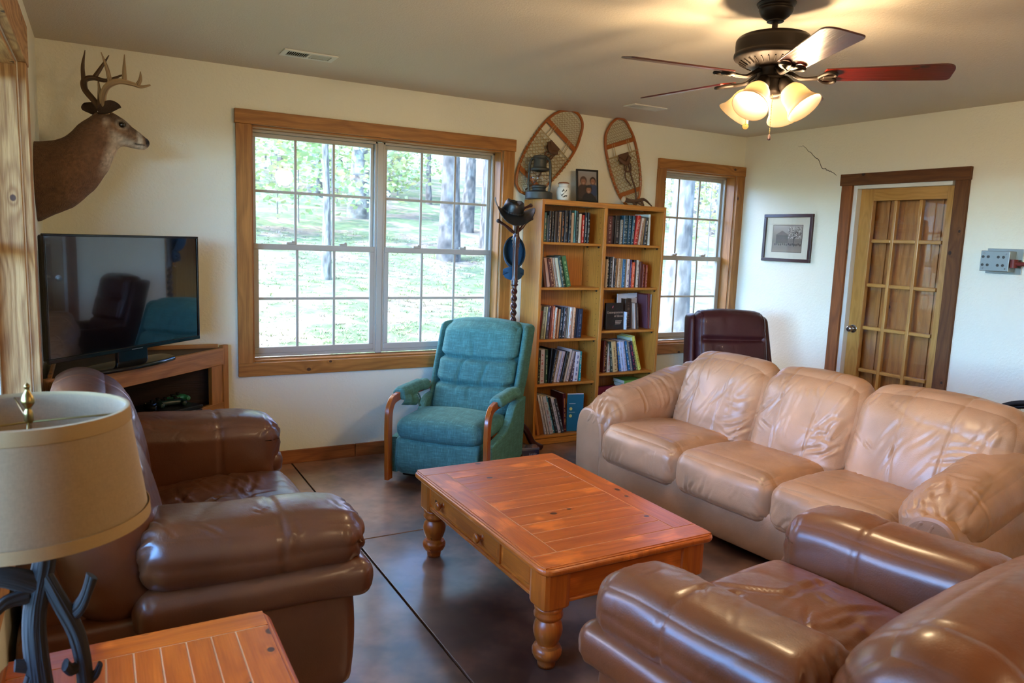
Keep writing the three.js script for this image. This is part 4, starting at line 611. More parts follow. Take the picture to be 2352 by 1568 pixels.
// books: one line per shelf, each book "x width height lean colour [title colour]" in metres, x of the foot's left edge
const ORD = ['first', 'second', 'third', 'fourth', 'fifth', 'sixth', 'seventh', 'eighth', 'ninth', 'tenth', 'eleventh', 'twelfth', 'thirteenth', 'fourteenth', 'fifteenth', 'sixteenth', 'seventeenth', 'eighteenth', 'nineteenth', 'twentieth', 'twenty-first'];
const pageMat = std({ color: '#d8cfb8', roughness: 0.95 }), coverMats = {};
const coverMat = (c) => coverMats[c] ??= std({ color: c, roughness: 0.42, clearcoat: 0.2, clearcoatRoughness: 0.4 });
function colourName(c) {
  const h = {}; new THREE.Color(c).getHSL(h, THREE.SRGBColorSpace); const d = h.h * 360;
  if (h.l < 0.14) return 'black'; if (h.s < 0.14) return h.l > 0.7 ? 'white' : h.l > 0.4 ? 'grey' : 'charcoal';
  const hue = d < 16 || d > 345 ? 'red' : d < 42 ? (h.l > 0.6 ? 'tan' : h.s > 0.5 && h.l > 0.4 ? 'orange' : 'brown') : d < 68 ? (h.l > 0.6 ? 'cream' : 'olive') : d < 165 ? 'green' : d < 200 ? 'teal' : d < 255 ? 'blue' : 'purple';
  return (h.l < 0.28 ? 'dark ' : h.l > 0.68 && !/tan|cream/.test(hue) ? 'pale ' : '') + hue;
}
const bookGeo = {};
function makeBook(name, w, h, d, colour, title) {      // spine at z = 0 facing +z, foot at y = 0, x from 0 to w
  const o = new THREE.Group(); o.name = numbered(name); scene.add(o);
  const t = Math.min(0.0022, w * 0.2), sp = new THREE.Shape(); sp.moveTo(0, d); sp.lineTo(t, d); sp.lineTo(t, 0.004); sp.lineTo(w - t, 0.004); sp.lineTo(w - t, d); sp.lineTo(w, d); sp.lineTo(w, 0.003); sp.quadraticCurveTo(w, 0, w * 0.75, -0.0012); sp.lineTo(w * 0.25, -0.0012); sp.quadraticCurveTo(0, 0, 0, 0.003); sp.closePath();
  part('cover', ext(sp, h, 0, 4).rotateX(-PI / 2), coverMat(colour), o);
  part('pages', plain(w - 2 * t - 0.0004, h - 0.006, d - 0.008, w / 2, h / 2, -d / 2 - 0.002), pageMat, o);
  if (title) { const q = rngOf(Math.floor(w * 1e5 + h * 1e4)), marks = [], big = w > 0.02; let y = h * 0.2; while (y < h * 0.86) { const l = 0.0025 + 0.004 * q(); if (q() < 0.8) marks.push(plain(w * (0.2 + 0.16 * q()), l, 0.0006, w / 2 + (q() - 0.5) * w * 0.08, y + l / 2, 0.0013)); y += l + 0.0012 + (q() < 0.15 ? 0.012 : 0); } marks.push(plain(w * 0.4, 0.006, 0.0006, w / 2, h * 0.07, 0.0013)); part('title', marks, coverMat(title), o); }
  return o;
}
const ROWS = [
  ['L', 0, 'upper left shelf', '-2.157 0.0105 0.181 0.000 #1c1a1a, -2.145 0.0145 0.150 0.000 #c09a78, -2.129 0.0205 0.206 0.000 #3f6b70 #c8c0a8, -2.106 0.0085 0.186 0.000 #6f7a80, -2.096 0.0135 0.216 0.000 #2c3640 #b8c0c4, -2.080 0.0135 0.219 0.000 #5a4a42 #d0b8a0, -2.064 0.0185 0.216 0.000 #15181c #807a70, -2.043 0.0215 0.217 0.000 #3a2f2a, -2.019 0.0145 0.216 0.000 #4a3328 #c0a078, -2.002 0.0185 0.217 0.000 #cfb89c, -1.980 0.0205 0.216 0.000 #2b211d #c88050, -1.957 0.0285 0.228 0.000 #22242a #9a8a70, -1.925 0.0195 0.230 0.000 #151c26 #8aa0a0, -1.902 0.0295 0.214 0.000 #c8b49c, -1.869 0.0075 0.232 0.000 #5b8a7c, -1.859 0.0185 0.229 0.000 #14201c #88a088, -1.837 0.0195 0.210 0.000 #cdbba0, -1.815 0.0105 0.198 0.000 #b8281c #f0d8c8, -1.802 0.0175 0.203 0.000 #c03224 #f0e0d0, -1.782 0.0175 0.222 0.000 #17171a #c8c8c8, -1.761 0.0185 0.223 0.000 #14161a #b0b8b8'],
  ['L', 1, 'second left-hand shelf', '-2.153 0.0215 0.296 0.000 #44525a, -2.128 0.0205 0.191 -0.020 #1d0f0c, -2.104 0.0185 0.198 -0.035 #6a4030, -2.082 0.0235 0.210 -0.042 #c09a88, -2.055 0.0285 0.204 -0.042 #5a2a20 #c0a080, -2.023 0.0185 0.214 -0.047 #c9b09a #8a6a5a, -2.002 0.0185 0.212 -0.048 #b8a898 #6a6058, -1.981 0.0225 0.213 -0.049 #c2c2a4, -1.956 0.0145 0.223 -0.052 #3a5250 #c0d0d0, -1.938 0.0235 0.229 -0.058 #2c4a40 #d0d8d0, -1.911 0.0365 0.228 -0.059 #3f6a3c #a0b880'],
  ['L', 2, 'third left-hand shelf', '-2.160 0.0135 0.247 0.018 #c49a80, -2.144 0.0215 0.205 0.020 #7a2a1c, -2.119 0.0215 0.233 0.019 #8a9080 #d0d0c0, -2.095 0.0095 0.235 0.017 #c8bf8a, -2.083 0.0195 0.230 0.015 #4a4650 #b0a8b8, -2.061 0.0105 0.241 0.013 #a89088, -2.048 0.0105 0.238 0.014 #7a3a2c, -2.035 0.0145 0.240 0.013 #c8663c #e8d8c0, -2.017 0.0145 0.229 0.012 #d0c0a8 #907860, -1.999 0.0145 0.220 0.012 #b05a2c #e0b080, -1.981 0.0155 0.215 0.012 #b98a5c, -1.962 0.0145 0.228 0.013 #20262c #d8d8d4, -1.944 0.0205 0.228 0.014 #2a2c34 #d8d8e0, -1.920 0.0165 0.230 0.013 #9aa0b8 #3a4060, -1.900 0.0105 0.228 0.011 #8a8474, -1.886 0.0225 0.227 0.010 #d4d0c8 #c06030, -1.856 0.0185 0.228 0.009 #d8a884 #a06840, -1.834 0.0305 0.216 0.007 #2c3048, -1.801 0.0385 0.215 0.007 #1e2c44 #5a6a80'],
  ['L', 3, 'fourth left-hand shelf', '-2.140 0.0245 0.249 0.000 #2a2420 #8a9a60, -2.111 0.0435 0.250 -0.005 #c4bcc0 #a02030, -2.065 0.0215 0.251 -0.005 #1f4030 #b0c0a0, -2.041 0.0145 0.255 0.018 #0f1216, -2.024 0.0145 0.248 0.037 #20262c #909090, -2.006 0.0135 0.237 0.044 #5a4a3c #e0d0b0, -1.989 0.0195 0.235 0.046 #c8bcb0 #a08880, -1.966 0.0225 0.234 0.046 #b8b4c4 #6a5a6a, -1.936 0.0265 0.232 0.048 #26282a #7a7a6a, -1.907 0.0245 0.246 0.054 #d0d0d0, -1.879 0.0205 0.231 0.053 #b8a89c #705a50, -1.850 0.0245 0.225 0.036 #4a3236 #d0c0c0, -1.822 0.0385 0.225 0.015 #d4dae8 #3a4a90, -1.781 0.0105 0.223 0.010 #2a2c34, -1.766 0.0195 0.224 0.001 #1fa0b4 #e0f0f0'],
  ['L', 4, 'bottom left shelf', '-2.118 0.0205 0.198 -0.039 #b8743c, -2.093 0.0445 0.262 -0.056 #8a5220, -2.044 0.0165 0.311 -0.084 #c4c4d4 #8088a0, -2.024 0.0145 0.307 -0.084 #ccc8cc #9090a0, -2.007 0.0305 0.302 -0.084 #b8bccc #a07080, -1.973 0.0215 0.295 -0.086 #3f90b8 #d0e0e8, -1.949 0.0175 0.289 -0.087 #1c1c20 #90a0a0, -1.928 0.0235 0.287 -0.088 #c8c8d0 #506070, -1.901 0.0215 0.281 -0.089 #3a4048 #c0c8d0, -1.876 0.0275 0.299 -0.023 #4a1420 #c89050'],
  ['R', 0, 'upper right shelf', '-1.580 0.0415 0.205 0.000 #5a2018 #b09080, -1.535 0.0295 0.202 0.000 #2a1410, -1.502 0.0415 0.213 0.000 #1e1a1a #807870, -1.456 0.0235 0.183 0.000 #7a7468 #c8c0b0, -1.430 0.0225 0.216 -0.002 #22485a #b8c0b8, -1.404 0.0245 0.218 -0.001 #245068 #b8c0b8, -1.377 0.0245 0.218 0.002 #204658 #b8c0b8, -1.349 0.0225 0.218 0.009 #1e4654 #b8c0b8, -1.323 0.0205 0.222 0.021 #c03024 #f0d8c8, -1.300 0.0215 0.223 0.022 #b82820 #f0e0d0, -1.274 0.0195 0.205 0.025 #cfc2b0 #a03020, -1.249 0.0135 0.205 0.018 #8a6a44, -1.232 0.0235 0.210 0.013 #25282a #d8d8d0, -1.204 0.0165 0.209 0.011 #1c2024 #a0a8a0, -1.183 0.0215 0.235 -0.006 #c8d8d8'],
  ['R', 1, 'second right-hand shelf', '-1.575 0.0185 0.212 0.000 #b8a890, -1.553 0.0205 0.230 0.000 #1a1a1c #d8d8d8, -1.530 0.0195 0.229 0.000 #202022 #c8c8c8, -1.508 0.0095 0.231 0.000 #b8a898, -1.496 0.0145 0.220 0.000 #241c1a #a09890, -1.479 0.0235 0.217 0.000 #c8a884 #8a6a4a, -1.452 0.0245 0.218 0.000 #c4a480 #8a6a4a, -1.425 0.0060 0.217 0.000 #b0946c, -1.417 0.0255 0.215 0.000 #2c6488 #90b8d0, -1.389 0.0155 0.216 0.000 #c0b8a8, -1.371 0.0285 0.216 0.000 #d8d0cc #202428, -1.339 0.0115 0.210 0.000 #4a2c48 #c8a8c0, -1.324 0.0235 0.193 0.000 #d8542c #f0c0a0, -1.297 0.0195 0.211 0.000 #2a1c14, -1.274 0.0225 0.209 0.000 #c8c0b0 #403830, -1.248 0.0235 0.199 0.000 #54241a, -1.221 0.0085 0.174 0.000 #7c3420, -1.209 0.0235 0.180 0.000 #6c2a1c #c0906a, -1.181 0.0165 0.174 0.000 #94402c #d0b090'],
  ['R', 3, 'fourth right-hand shelf', '-1.553 0.0205 0.246 0.000 #5a2014 #c0a060, -1.530 0.0235 0.239 0.000 #3a2a24 #c0c0b0, -1.503 0.0255 0.236 0.000 #c8bca8 #a02030, -1.474 0.0205 0.238 -0.031 #24362c #c0d0c0, -1.450 0.0405 0.237 -0.036 #d0b078 #7a5a30, -1.406 0.0175 0.241 -0.035 #3a2c20 #c0b090, -1.386 0.0195 0.224 -0.040 #3c6ca0 #e0d060, -1.364 0.0205 0.238 -0.048 #c4ccdc #7080a0, -1.341 0.0255 0.239 -0.051 #b8c0d8 #8088b0, -1.313 0.0135 0.237 -0.053 #c8b8bc, -1.297 0.0215 0.241 -0.058 #2474b0 #e0e8f0, -1.273 0.0145 0.238 -0.060 #8a8474 #d0c8b0, -1.256 0.0305 0.239 -0.066 #28283c #c04060, -1.221 0.0235 0.270 -0.077 #b8c8b0 #304838, -1.194 0.0265 0.281 -0.091 #d4d060 #808030'],
];
ROWS.forEach(([col, row, where, line]) => {
  const list = line.split(', '), y = SH[col][row] + 0.0005;
  list.forEach((b, i) => {
    const [x, w, h, lean, c, title] = b.split(' '), W = +w, Hh = +h, a = -Math.atan2(+lean, Hh), d = Math.min(0.17, 0.11 + Hh * 0.25), o = makeBook('book', W, Hh, d, c, title);
    o.position.set(+x, y + (a < 0 ? W * Math.sin(-a) : 0), 0.222 - 0.006 * ((i * 7) % 4)); o.rotation.z = a;
    const size = Hh > 0.24 ? 'tall' : Hh < 0.18 ? 'short' : W > 0.026 ? 'thick' : W < 0.013 ? 'thin' : 'upright';
    tag(o, `${size === 'upright' && Math.abs(a) > 0.12 ? 'leaning' : size} ${colourName(c)} book, ${ORD[i]} from the left on the ${where}`, 'book', 'books in the bookcase');
  });
});
{ // the shelf with the face-out book, papers and binders
  const y = SH.R[2] + 0.001, cv = document.createElement('canvas'); cv.width = 512; cv.height = 640; const g = cv.getContext('2d');
  g.fillStyle = '#1d1715'; g.fillRect(0, 0, 512, 640); const q = rngOf(3); for (let i = 0; i < 40; i++) { g.fillStyle = ['#3a2020', '#24302c', '#2c2420'][i % 3]; g.globalAlpha = 0.35; g.beginPath(); g.ellipse(q() * 512, q() * 640, 20 + 60 * q(), 14 + 40 * q(), q() * 3, 0, 7); g.fill(); } g.globalAlpha = 1;
  g.fillStyle = '#d9c4b4'; g.textAlign = 'right'; g.font = '72px serif'; g.fillText('Consequences', 500, 250); g.fillText('of Ideas', 500, 340); g.font = '30px serif'; for (let i = 0; i < 3; i++) { g.fillStyle = '#b8a898'; g.fillRect(270, 430 + i * 36, 200 - 20 * i, 16); } g.fillStyle = '#b05a6a'; g.beginPath(); g.ellipse(190, 90, 14, 34, 0.4, 0, 7); g.fill();
  const ct = new THREE.CanvasTexture(cv); ct.colorSpace = THREE.SRGBColorSpace;
  const o = thing('book', 'dark book facing out with its title in pale lettering, third right-hand shelf', 'book', [-1.45, y, 0.205], 0.10, 'books in the bookcase');
  part('cover', rbox(0.178, 0.205, 0.022, 0.003, 0, 0.104, -0.012), coverMat('#1d1715'), o); part('pages', plain(0.17, 0.197, 0.016, 0.005, 0.104, -0.012), pageMat, o);
  part('front_print', new THREE.PlaneGeometry(0.174, 0.2).translate(0, 0.104, 0), std({ map: ct, roughness: 0.35 }), o); o.rotation.x = -0.06;
  const add = (w, h, x, c, t, lean, label, z = 0.19, d = 0.16) => { const b = makeBook('book', w, h, d, c, t); b.position.set(x, y + (lean > 0 ? w * Math.sin(lean) : 0), z); b.rotation.z = -lean; tag(b, label, 'book', 'books in the bookcase'); return b; };
  add(0.017, 0.235, -1.572, '#7a6474', null, 0, 'mauve book at the left end of the third right-hand shelf');
  add(0.014, 0.135, -1.352, '#c4ccd8', '#50607a', -0.02, 'small white and blue book beside the face-out book, third right-hand shelf', 0.21, 0.1);
  add(0.06, 0.235, -1.325, '#2c1c14', '#6a5040', -0.04, 'thick dark brown book standing behind the small white one, third right-hand shelf', 0.17, 0.13);
  add(0.013, 0.2, -1.244, '#c0a898', null, -0.1, 'thin pale brown book leaning beside the thick dark book, third right-hand shelf');
  add(0.02, 0.2, -1.222, '#43332a', '#8a7060', -0.1, 'dark grey-brown book leaning against the white papers, third right-hand shelf');
  add(0.013, 0.268, -1.128, '#5a3440', null, -0.1, 'tall plum folder just right of the white papers, third right-hand shelf', 0.2, 0.19);
  add(0.012, 0.275, -1.116, '#7a2c28', null, -0.06, 'tall red-brown folder right of the white papers, third right-hand shelf', 0.2, 0.19); add(0.011, 0.27, -1.103, '#8a8078', null, -0.02, 'tall grey folder, second from the right end of the third right-hand shelf', 0.2, 0.19);
  const pp = thing('paper_stack', 'stack of white punched papers leaning face out behind the books, third right-hand shelf', 'papers', [-1.26, y, 0.1], 0.12); pp.rotation.z = 0.03;
  part('sheets', rbox(0.215, 0.272, 0.012, 0.005, 0, 0.137, 0), std({ color: '#d8e0ea', roughness: 0.85 }), pp); part('punch_holes', [0.04, 0.137, 0.235].map((h) => cyl(0.004, 0.004, 0.001, 0, 0, 0, 12).rotateX(PI / 2).translate(0.095, h, 0.0062)), M.black, pp);
  part('print_lines', Array.from({ length: 9 }, (_, i) => plain(0.07 + 0.02 * ((i * 3) % 4), 0.003, 0.0004, 0.0, 0.21 - i * 0.017, 0.0062)), std({ color: '#98a4b4', roughness: 1 }), pp);
}
{ // bottom shelves
  const y = SH.L[4] + 0.001, n = thing('notebook', 'teal spiral notebook with yellow dots standing at the right of the bottom left shelf', 'notebook', [-1.845, y, 0.19], -0.25);
  part('cover', rbox(0.13, 0.285, 0.004, 0.001, 0.065, 0.143, 0), std({ color: '#1f7090', roughness: 0.4 }), n); part('pages', plain(0.128, 0.28, 0.014, 0.066, 0.142, -0.0095), pageMat, n); part('back_cover', rbox(0.13, 0.29, 0.003, 0.001, 0.07, 0.145, -0.018), std({ color: '#c4cce0', roughness: 0.5 }), n);
  part('dots', [0.175, 0.12].map((h) => cyl(0.012, 0.012, 0.001, 0, 0, 0, 20).rotateX(PI / 2).translate(0.03, h, 0.0024)), std({ color: '#d8d888', roughness: 0.5 }), n); part('rules', [0.215, 0.148].map((h) => plain(0.05, 0.003, 0.001, 0.04, h, 0.0024)), std({ color: '#c8e0e8' }), n);
  part('spiral', Array.from({ length: 14 }, (_, i) => clean(new THREE.TorusGeometry(0.009, 0.0013, 5, 12)).translate(0.131, 0.03 + i * 0.0175, -0.008)), M.black, n);
  const yr = SH.R[4] + 0.001, b = thing('binder', 'maroon zip binder lying on the bottom right shelf', 'binder', [-1.45, yr, 0.13], 0.1); part('case', soft(0.27, 0.3, 0.06, 0.02, { seg: [14, 14, 6] }).rotateX(-0.12).translate(0, 0.16, 0), std({ color: '#7a1d42', roughness: 0.7 }), b); part('zip', [rbox(0.274, 0.304, 0.006, 0.003, 0, 0.16, 0).rotateX(-0.12)], M.black, b);
  const st = [['pale grey-blue book lying under the green one, bottom right shelf', '#8a98a4', 0.05, 0], ['bright green book lying on top of the stack, bottom right shelf', '#79a848', 0.028, 0.05]]; let yy = yr; const bl = thing('box', 'dark box under the lying books on the bottom right shelf', 'box', [-1.23, yr, 0.12]); part('body', rbox(0.19, 0.255, 0.2, 0.006, 0, 0.128, 0), std({ color: '#2a2a30', roughness: 0.7 }), bl); part('lid', rbox(0.195, 0.03, 0.204, 0.006, 0, 0.27, 0), std({ color: '#33333a', roughness: 0.7 }), bl); yy += 0.286;
  st.forEach(([label, c, t], i) => { const k = makeBook('book', t, 0.18, 0.15, c); k.rotation.z = PI / 2; k.position.set(-1.145 - 0.008 * i, yy, 0.215); yy += t + 0.001; tag(k, label, 'book', 'books in the bookcase'); });
}
// ---------------------------------------------------------------- on top of the bookcase
const BT = BC.top + 0.0005;
{
  const o = thing('oil_lantern', 'old grey metal oil lantern on the left end of the bookcase top', 'lantern', [-2.155, BT, 0.16]), gm = std({ color: '#4d4f4b', roughness: 0.55, metalness: 0.7 });
  part('tank', smoothLathe([[0.0001, 0], [0.092, 0], [0.096, 0.006], [0.096, 0.04], [0.09, 0.05], [0.05, 0.062], [0.045, 0.075], [0.0001, 0.076]], 32, 60), gm, o);
  part('burner', smoothLathe([[0.04, 0.07], [0.052, 0.082], [0.05, 0.094], [0.03, 0.1], [0.0001, 0.1]], 24), gm, o);
  part('globe', lathe([[0.045, 0.092], [0.058, 0.11], [0.066, 0.135], [0.066, 0.155], [0.058, 0.18], [0.05, 0.195]], 32), std({ color: '#ffffff', transmission: 1, roughness: 0.03, thickness: 0 }), o);
  part('chimney', smoothLathe([[0.05, 0.195], [0.064, 0.2], [0.064, 0.215], [0.048, 0.222], [0.046, 0.27], [0.052, 0.28], [0.05, 0.29], [0.046, 0.302], [0.0001, 0.31]], 28, 60), gm, o);
  for (const s of [-1, 1]) part('side_tube', limb([[s * 0.075, 0.05, 0], [s * 0.083, 0.1, 0], [s * 0.08, 0.2, 0], [s * 0.07, 0.27, 0], [s * 0.045, 0.292, 0]].map(([x, y, z]) => [x * 0.6, y, x * 0.8]), [0.009, 0.009], 8, 30), gm, o);
  part('globe_guard', [limb(Array.from({ length: 13 }, (_, i) => { const a = i / 12 * 2 * PI; return [0.07 * Math.cos(a), 0.145 + 0.02 * Math.sin(a), 0.07 * Math.sin(a)]; }), [0.0016, 0.0016], 5, 48)], gm, o);
  part('handle', limb([[-0.08, 0.2, 0], [-0.125, 0.15, 0.02], [-0.115, 0.09, 0.03], [-0.09, 0.1, 0.03], [-0.08, 0.12, 0.02]], [0.0018, 0.0018], 5, 30), gm, o);
}
{
  const o = thing('ceramic_jar', 'white ceramic jar with cut-out leaves and wooden lid on the bookcase top', 'jar', [-1.975, BT, 0.2]), wm = std({ color: '#dcdccf', roughness: 0.25, clearcoat: 0.6 });
  part('body', smoothLathe([[0.0001, 0], [0.036, 0], [0.046, 0.02], [0.05, 0.05], [0.046, 0.085], [0.034, 0.1], [0.036, 0.112], [0.04, 0.118], [0.036, 0.12], [0.0001, 0.118]], 32, 60), wm, o);
  const leaf = (t, u, s, a) => { const g = new THREE.SphereGeometry(1, 8, 6); g.scale(0.0035 * s, 0.011 * s, 0.0015); const k = clean(g); k.rotateZ(a).translate(0, 0, 0.0485).rotateY(t).translate(0, u, 0); return k; };
  part('cut_outs', [[-0.5, 0.05, 1, 0.2], [-0.25, 0.062, 1.1, -0.5], [-0.1, 0.045, 1.2, -0.8], [0.1, 0.055, 1.1, -0.7], [0.3, 0.066, 1, -0.6], [0.45, 0.05, 0.9, -0.5], [-0.35, 0.035, 0.9, 0.7], [0.2, 0.032, 1, -1.2], [-0.05, 0.07, 1, 0.3], [0.0, 0.025, 0.9, -1.3], [0.4, 0.03, 0.8, -1.0]].map(([t, u, s, a]) => leaf(t - 0.45, u, s, a)), std({ color: '#2c3026', roughness: 0.9 }), o);
  part('lid', smoothLathe([[0.0001, 0.13], [0.03, 0.128], [0.04, 0.122], [0.04, 0.118], [0.0001, 0.117]], 24), M.red, o);
}
{
  const cv = document.createElement('canvas'); cv.width = 400; cv.height = 560; const g = cv.getContext('2d'), q = rngOf(6);   // a dusky snapshot of three people close together
  const bg = g.createLinearGradient(0, 0, 0, 560); bg.addColorStop(0, '#8d8a86'); bg.addColorStop(0.45, '#8a6f5c'); bg.addColorStop(1, '#2a221e'); g.fillStyle = bg; g.fillRect(0, 0, 400, 560);
  const person = (x, y, r, coat, hair, cap) => { g.fillStyle = coat; g.beginPath(); g.ellipse(x, y + r * 2.9, r * 2.0, r * 2.0, 0, 0, 7); g.fill(); g.fillStyle = hair; g.beginPath(); g.ellipse(x, y - r * 0.15, r * 1.02, r * 1.2, 0, 0, 7); g.fill(); g.fillStyle = '#8a5f48'; g.beginPath(); g.ellipse(x, y + r * 0.12, r * 0.8, r * 1.02, 0, 0, 7); g.fill(); g.fillStyle = '#5a3828'; for (const s of [-1, 1]) { g.beginPath(); g.ellipse(x + s * r * 0.32, y, r * 0.13, r * 0.07, 0, 0, 7); g.fill(); } g.fillStyle = '#b89a88'; g.beginPath(); g.ellipse(x, y + r * 0.58, r * 0.3, r * 0.1, 0, 0, 7); g.fill(); if (cap) { g.fillStyle = cap; g.beginPath(); g.ellipse(x, y - r * 0.55, r * 0.95, r * 0.6, 0, PI, 0); g.fill(); } };
  g.filter = 'blur(7px)';
  person(120, 190, 66, '#3a2c26', '#3a2a20', '#5a4234'); person(320, 185, 60, '#31384c', '#2c211a'); person(232, 350, 66, '#1c1a1c', '#1a1412', '#2a2220');
  const t = new THREE.CanvasTexture(cv); t.colorSpace = THREE.SRGBColorSpace;
  const o = thing('photo_frame', 'small black framed snapshot of three people standing on the bookcase', 'picture frame', [-1.735, BT + 0.002, 0.16], -0.12), w = 0.182, h = 0.24; o.rotation.x = -0.1;
  for (const s of [-1, 1]) { part('frame_bar', rbox(0.014, h, 0.014, 0.002, s * (w / 2 - 0.007), h / 2, 0), M.black, o); part('frame_bar', rbox(w, 0.014, 0.0145, 0.002, 0, h / 2 + s * (h / 2 - 0.007), 0), M.black, o); }
  part('photograph', plain(w - 0.02, h - 0.02, 0.002, 0, h / 2, -0.001), std({ color: '#6a5a50', roughness: 0.3 }), o); part('print', new THREE.PlaneGeometry(w - 0.026, h - 0.026).translate(0, h / 2, 0.0012), std({ map: t, roughness: 0.25, clearcoat: 0.6, clearcoatRoughness: 0.05 }), o); part('stand', plain(0.06, 0.18, 0.003).rotateX(0.3).translate(0, 0.088, -0.035), M.black, o);
}
{
  const am = std({ color: '#6a4c30', roughness: 0.75, map: barkTex }), o = thing('shed_antler', 'brown shed antler lying on the right of the bookcase top', 'antler', [-1.32, BT, 0.19]);
  part('beam', limb([[-0.12, 0.04, 0.02], [-0.06, 0.03, 0.03], [0, 0.035, 0.035], [0.06, 0.05, 0.02], [0.11, 0.045, 0.0], [0.165, 0.003, 0.01]], [0.019, 0.015, 0.015, 0.012, 0.009, 0.004], 10, 36), am, o);
  for (const p of [[[-0.05, 0.03, 0.03], [-0.03, 0.01, 0.045], [-0.02, 0.004, 0.05]], [[0.0, 0.035, 0.03], [0.02, 0.012, 0.05], [0.05, 0.004, 0.055]], [[0.04, 0.045, 0.03], [0.05, 0.015, 0.04], [0.06, 0.004, 0.045]]]) part('tine', limb(p, [0.012, 0.009, 0.004], 8, 10), am, o);
  part('burr', smoothLathe([[0.0001, 0], [0.02, 0], [0.024, 0.006], [0.02, 0.012], [0.0001, 0.012]], 16, 20).rotateZ(PI / 2 - 0.15).translate(-0.115, 0.039, 0.02), std({ color: '#c4a888', roughness: 0.8 }), o);
}
// ---------------------------------------------------------------- snowshoes on the wall
function snowshoe(label, pos, turn, L, W, taper) {
  const o = thing('snowshoe', label, 'snowshoe', pos, 0, 'pair of snowshoes on the wall'); o.rotation.z = turn;
  const fm = woodMat(T.oak, { color: '#d0b088', roughness: 0.4 }), gut = std({ color: '#a89468', roughness: 0.7 }), lea = std({ color: '#5a3c26', roughness: 0.7 });
  const half = (t) => { const e = t < taper ? (taper - t) / taper : (t - taper) / (1 - taper); return W / 2 * Math.sqrt(Math.max(0, 1 - Math.pow(clamp(e), 2.3))); };   // t 0 at the tail, 1 at the toe
  const outline = []; for (let i = 0; i <= 44; i++) { const t = i / 44; outline.push([-half(t), t * L, 0.02 + 0.03 * step2(0.85, 1, t)]); } for (let i = 43; i > 0; i--) { const t = i / 44; outline.push([half(t), t * L, 0.02 + 0.03 * step2(0.85, 1, t)]); } outline.push(outline[0]);
  part('rim', limb(outline, [0.0125, 0.0125], 8, 150, 0.8), fm, o);
  const bars = [0.17, 0.73].map((t) => t * L); for (const y of bars) part('crossbar', board(2 * half(y / L) - 0.01, 0.034, 0.01, 0, y, 0.022, 'x'), fm, o);
  const web = (y0, y1, pitch, r) => { const out = []; for (const dir of [1, -1]) for (let c = -3; c < 3; c += 1) for (let k = y0 - W * 1.2; k < y1 + W * 1.2; k += pitch) { if (c > -3) break; const seg = []; for (let x = -W / 2; x <= W / 2 + 1e-6; x += W / 16) { const y = k + dir * x * 1.1; if (y > y0 && y < y1 && Math.abs(x) < half(y / L) - 0.004) seg.push([x, y, 0.022 + 0.003 * dir]); } if (seg.length > 1) out.push(rod(seg[0], seg[seg.length - 1], r, 4)); }
    for (let k = y0 + pitch / 2; k < y1; k += pitch) { const h = half(k / L) - 0.003; if (h > 0.01) out.push(rod([-h, k, 0.022], [h, k, 0.022], r, 4)); } return out; };
  part('webbing', [...web(bars[0], bars[1] - 0.12 * L, 0.034, 0.0024), ...web(0.03, bars[0], 0.024, 0.0014), ...web(bars[1], L * 0.985, 0.022, 0.0014)], gut, o);
  const wraps = []; for (let k = bars[0] + 0.02; k < bars[1] - 0.06; k += 0.034) for (const s of [-1, 1]) { const x = s * half(k / L), sl = (half((k + 0.01) / L) - half((k - 0.01) / L)) / 0.02; wraps.push(place(clean(new THREE.TorusGeometry(0.0135, 0.0022, 5, 10)), x, k, 0.02, PI / 2, 0, 0).translate(0, 0, 0)); } part('rim_wrap', wraps, gut, o);
  part('toe_cord', [-0.5, -0.38, 0.38, 0.5].map((f) => rod([f * W * 0.62, bars[1] - 0.13 * L, 0.026], [f * W * 0.55, bars[1] + 0.01, 0.026], 0.003, 5)).concat([rod([-half(0.6), bars[1] - 0.125 * L, 0.026], [half(0.6), bars[1] - 0.125 * L, 0.026], 0.004, 6)]), gut, o);
  const by = bars[1] - 0.2 * L; part('binding', [rbox(0.1, 0.075, 0.006, 0.003, 0, by + 0.02, 0.034), limb([[-0.05, by + 0.03, 0.035], [-0.01, by - 0.02, 0.06], [0.05, by + 0.02, 0.04]], [0.008, 0.009, 0.008], 6, 20, 2), limb([[0.0, by, 0.045], [-0.03, by - 0.06, 0.05], [0.02, by - 0.09, 0.05], [0.03, by - 0.03, 0.055], [-0.01, by - 0.02, 0.05]], [0.005, 0.006, 0.005], 6, 30)], lea, o);
  part('strap', [limb([[0.02, by - 0.03, 0.045], [0.03, by - 0.14, 0.04], [0.045, by - 0.25, 0.035], [0.02, by - 0.36, 0.035]], [0.006, 0.006, 0.005], 6, 24), limb([[0.0, by - 0.04, 0.045], [-0.03, by - 0.12, 0.04], [0.01, by - 0.2, 0.04]], [0.005, 0.005], 6, 20)], lea, o);
  return o;
}
snowshoe('left snowshoe, tilted to the right behind the oil lantern on the wall', [-2.235, 1.84, 0.008], -0.66, 0.74, 0.33, 0.6);
snowshoe('right snowshoe, tilted to the left above the shed antler on the wall', [-1.205, 1.79, 0.008], 0.33, 0.68, 0.29, 0.62);
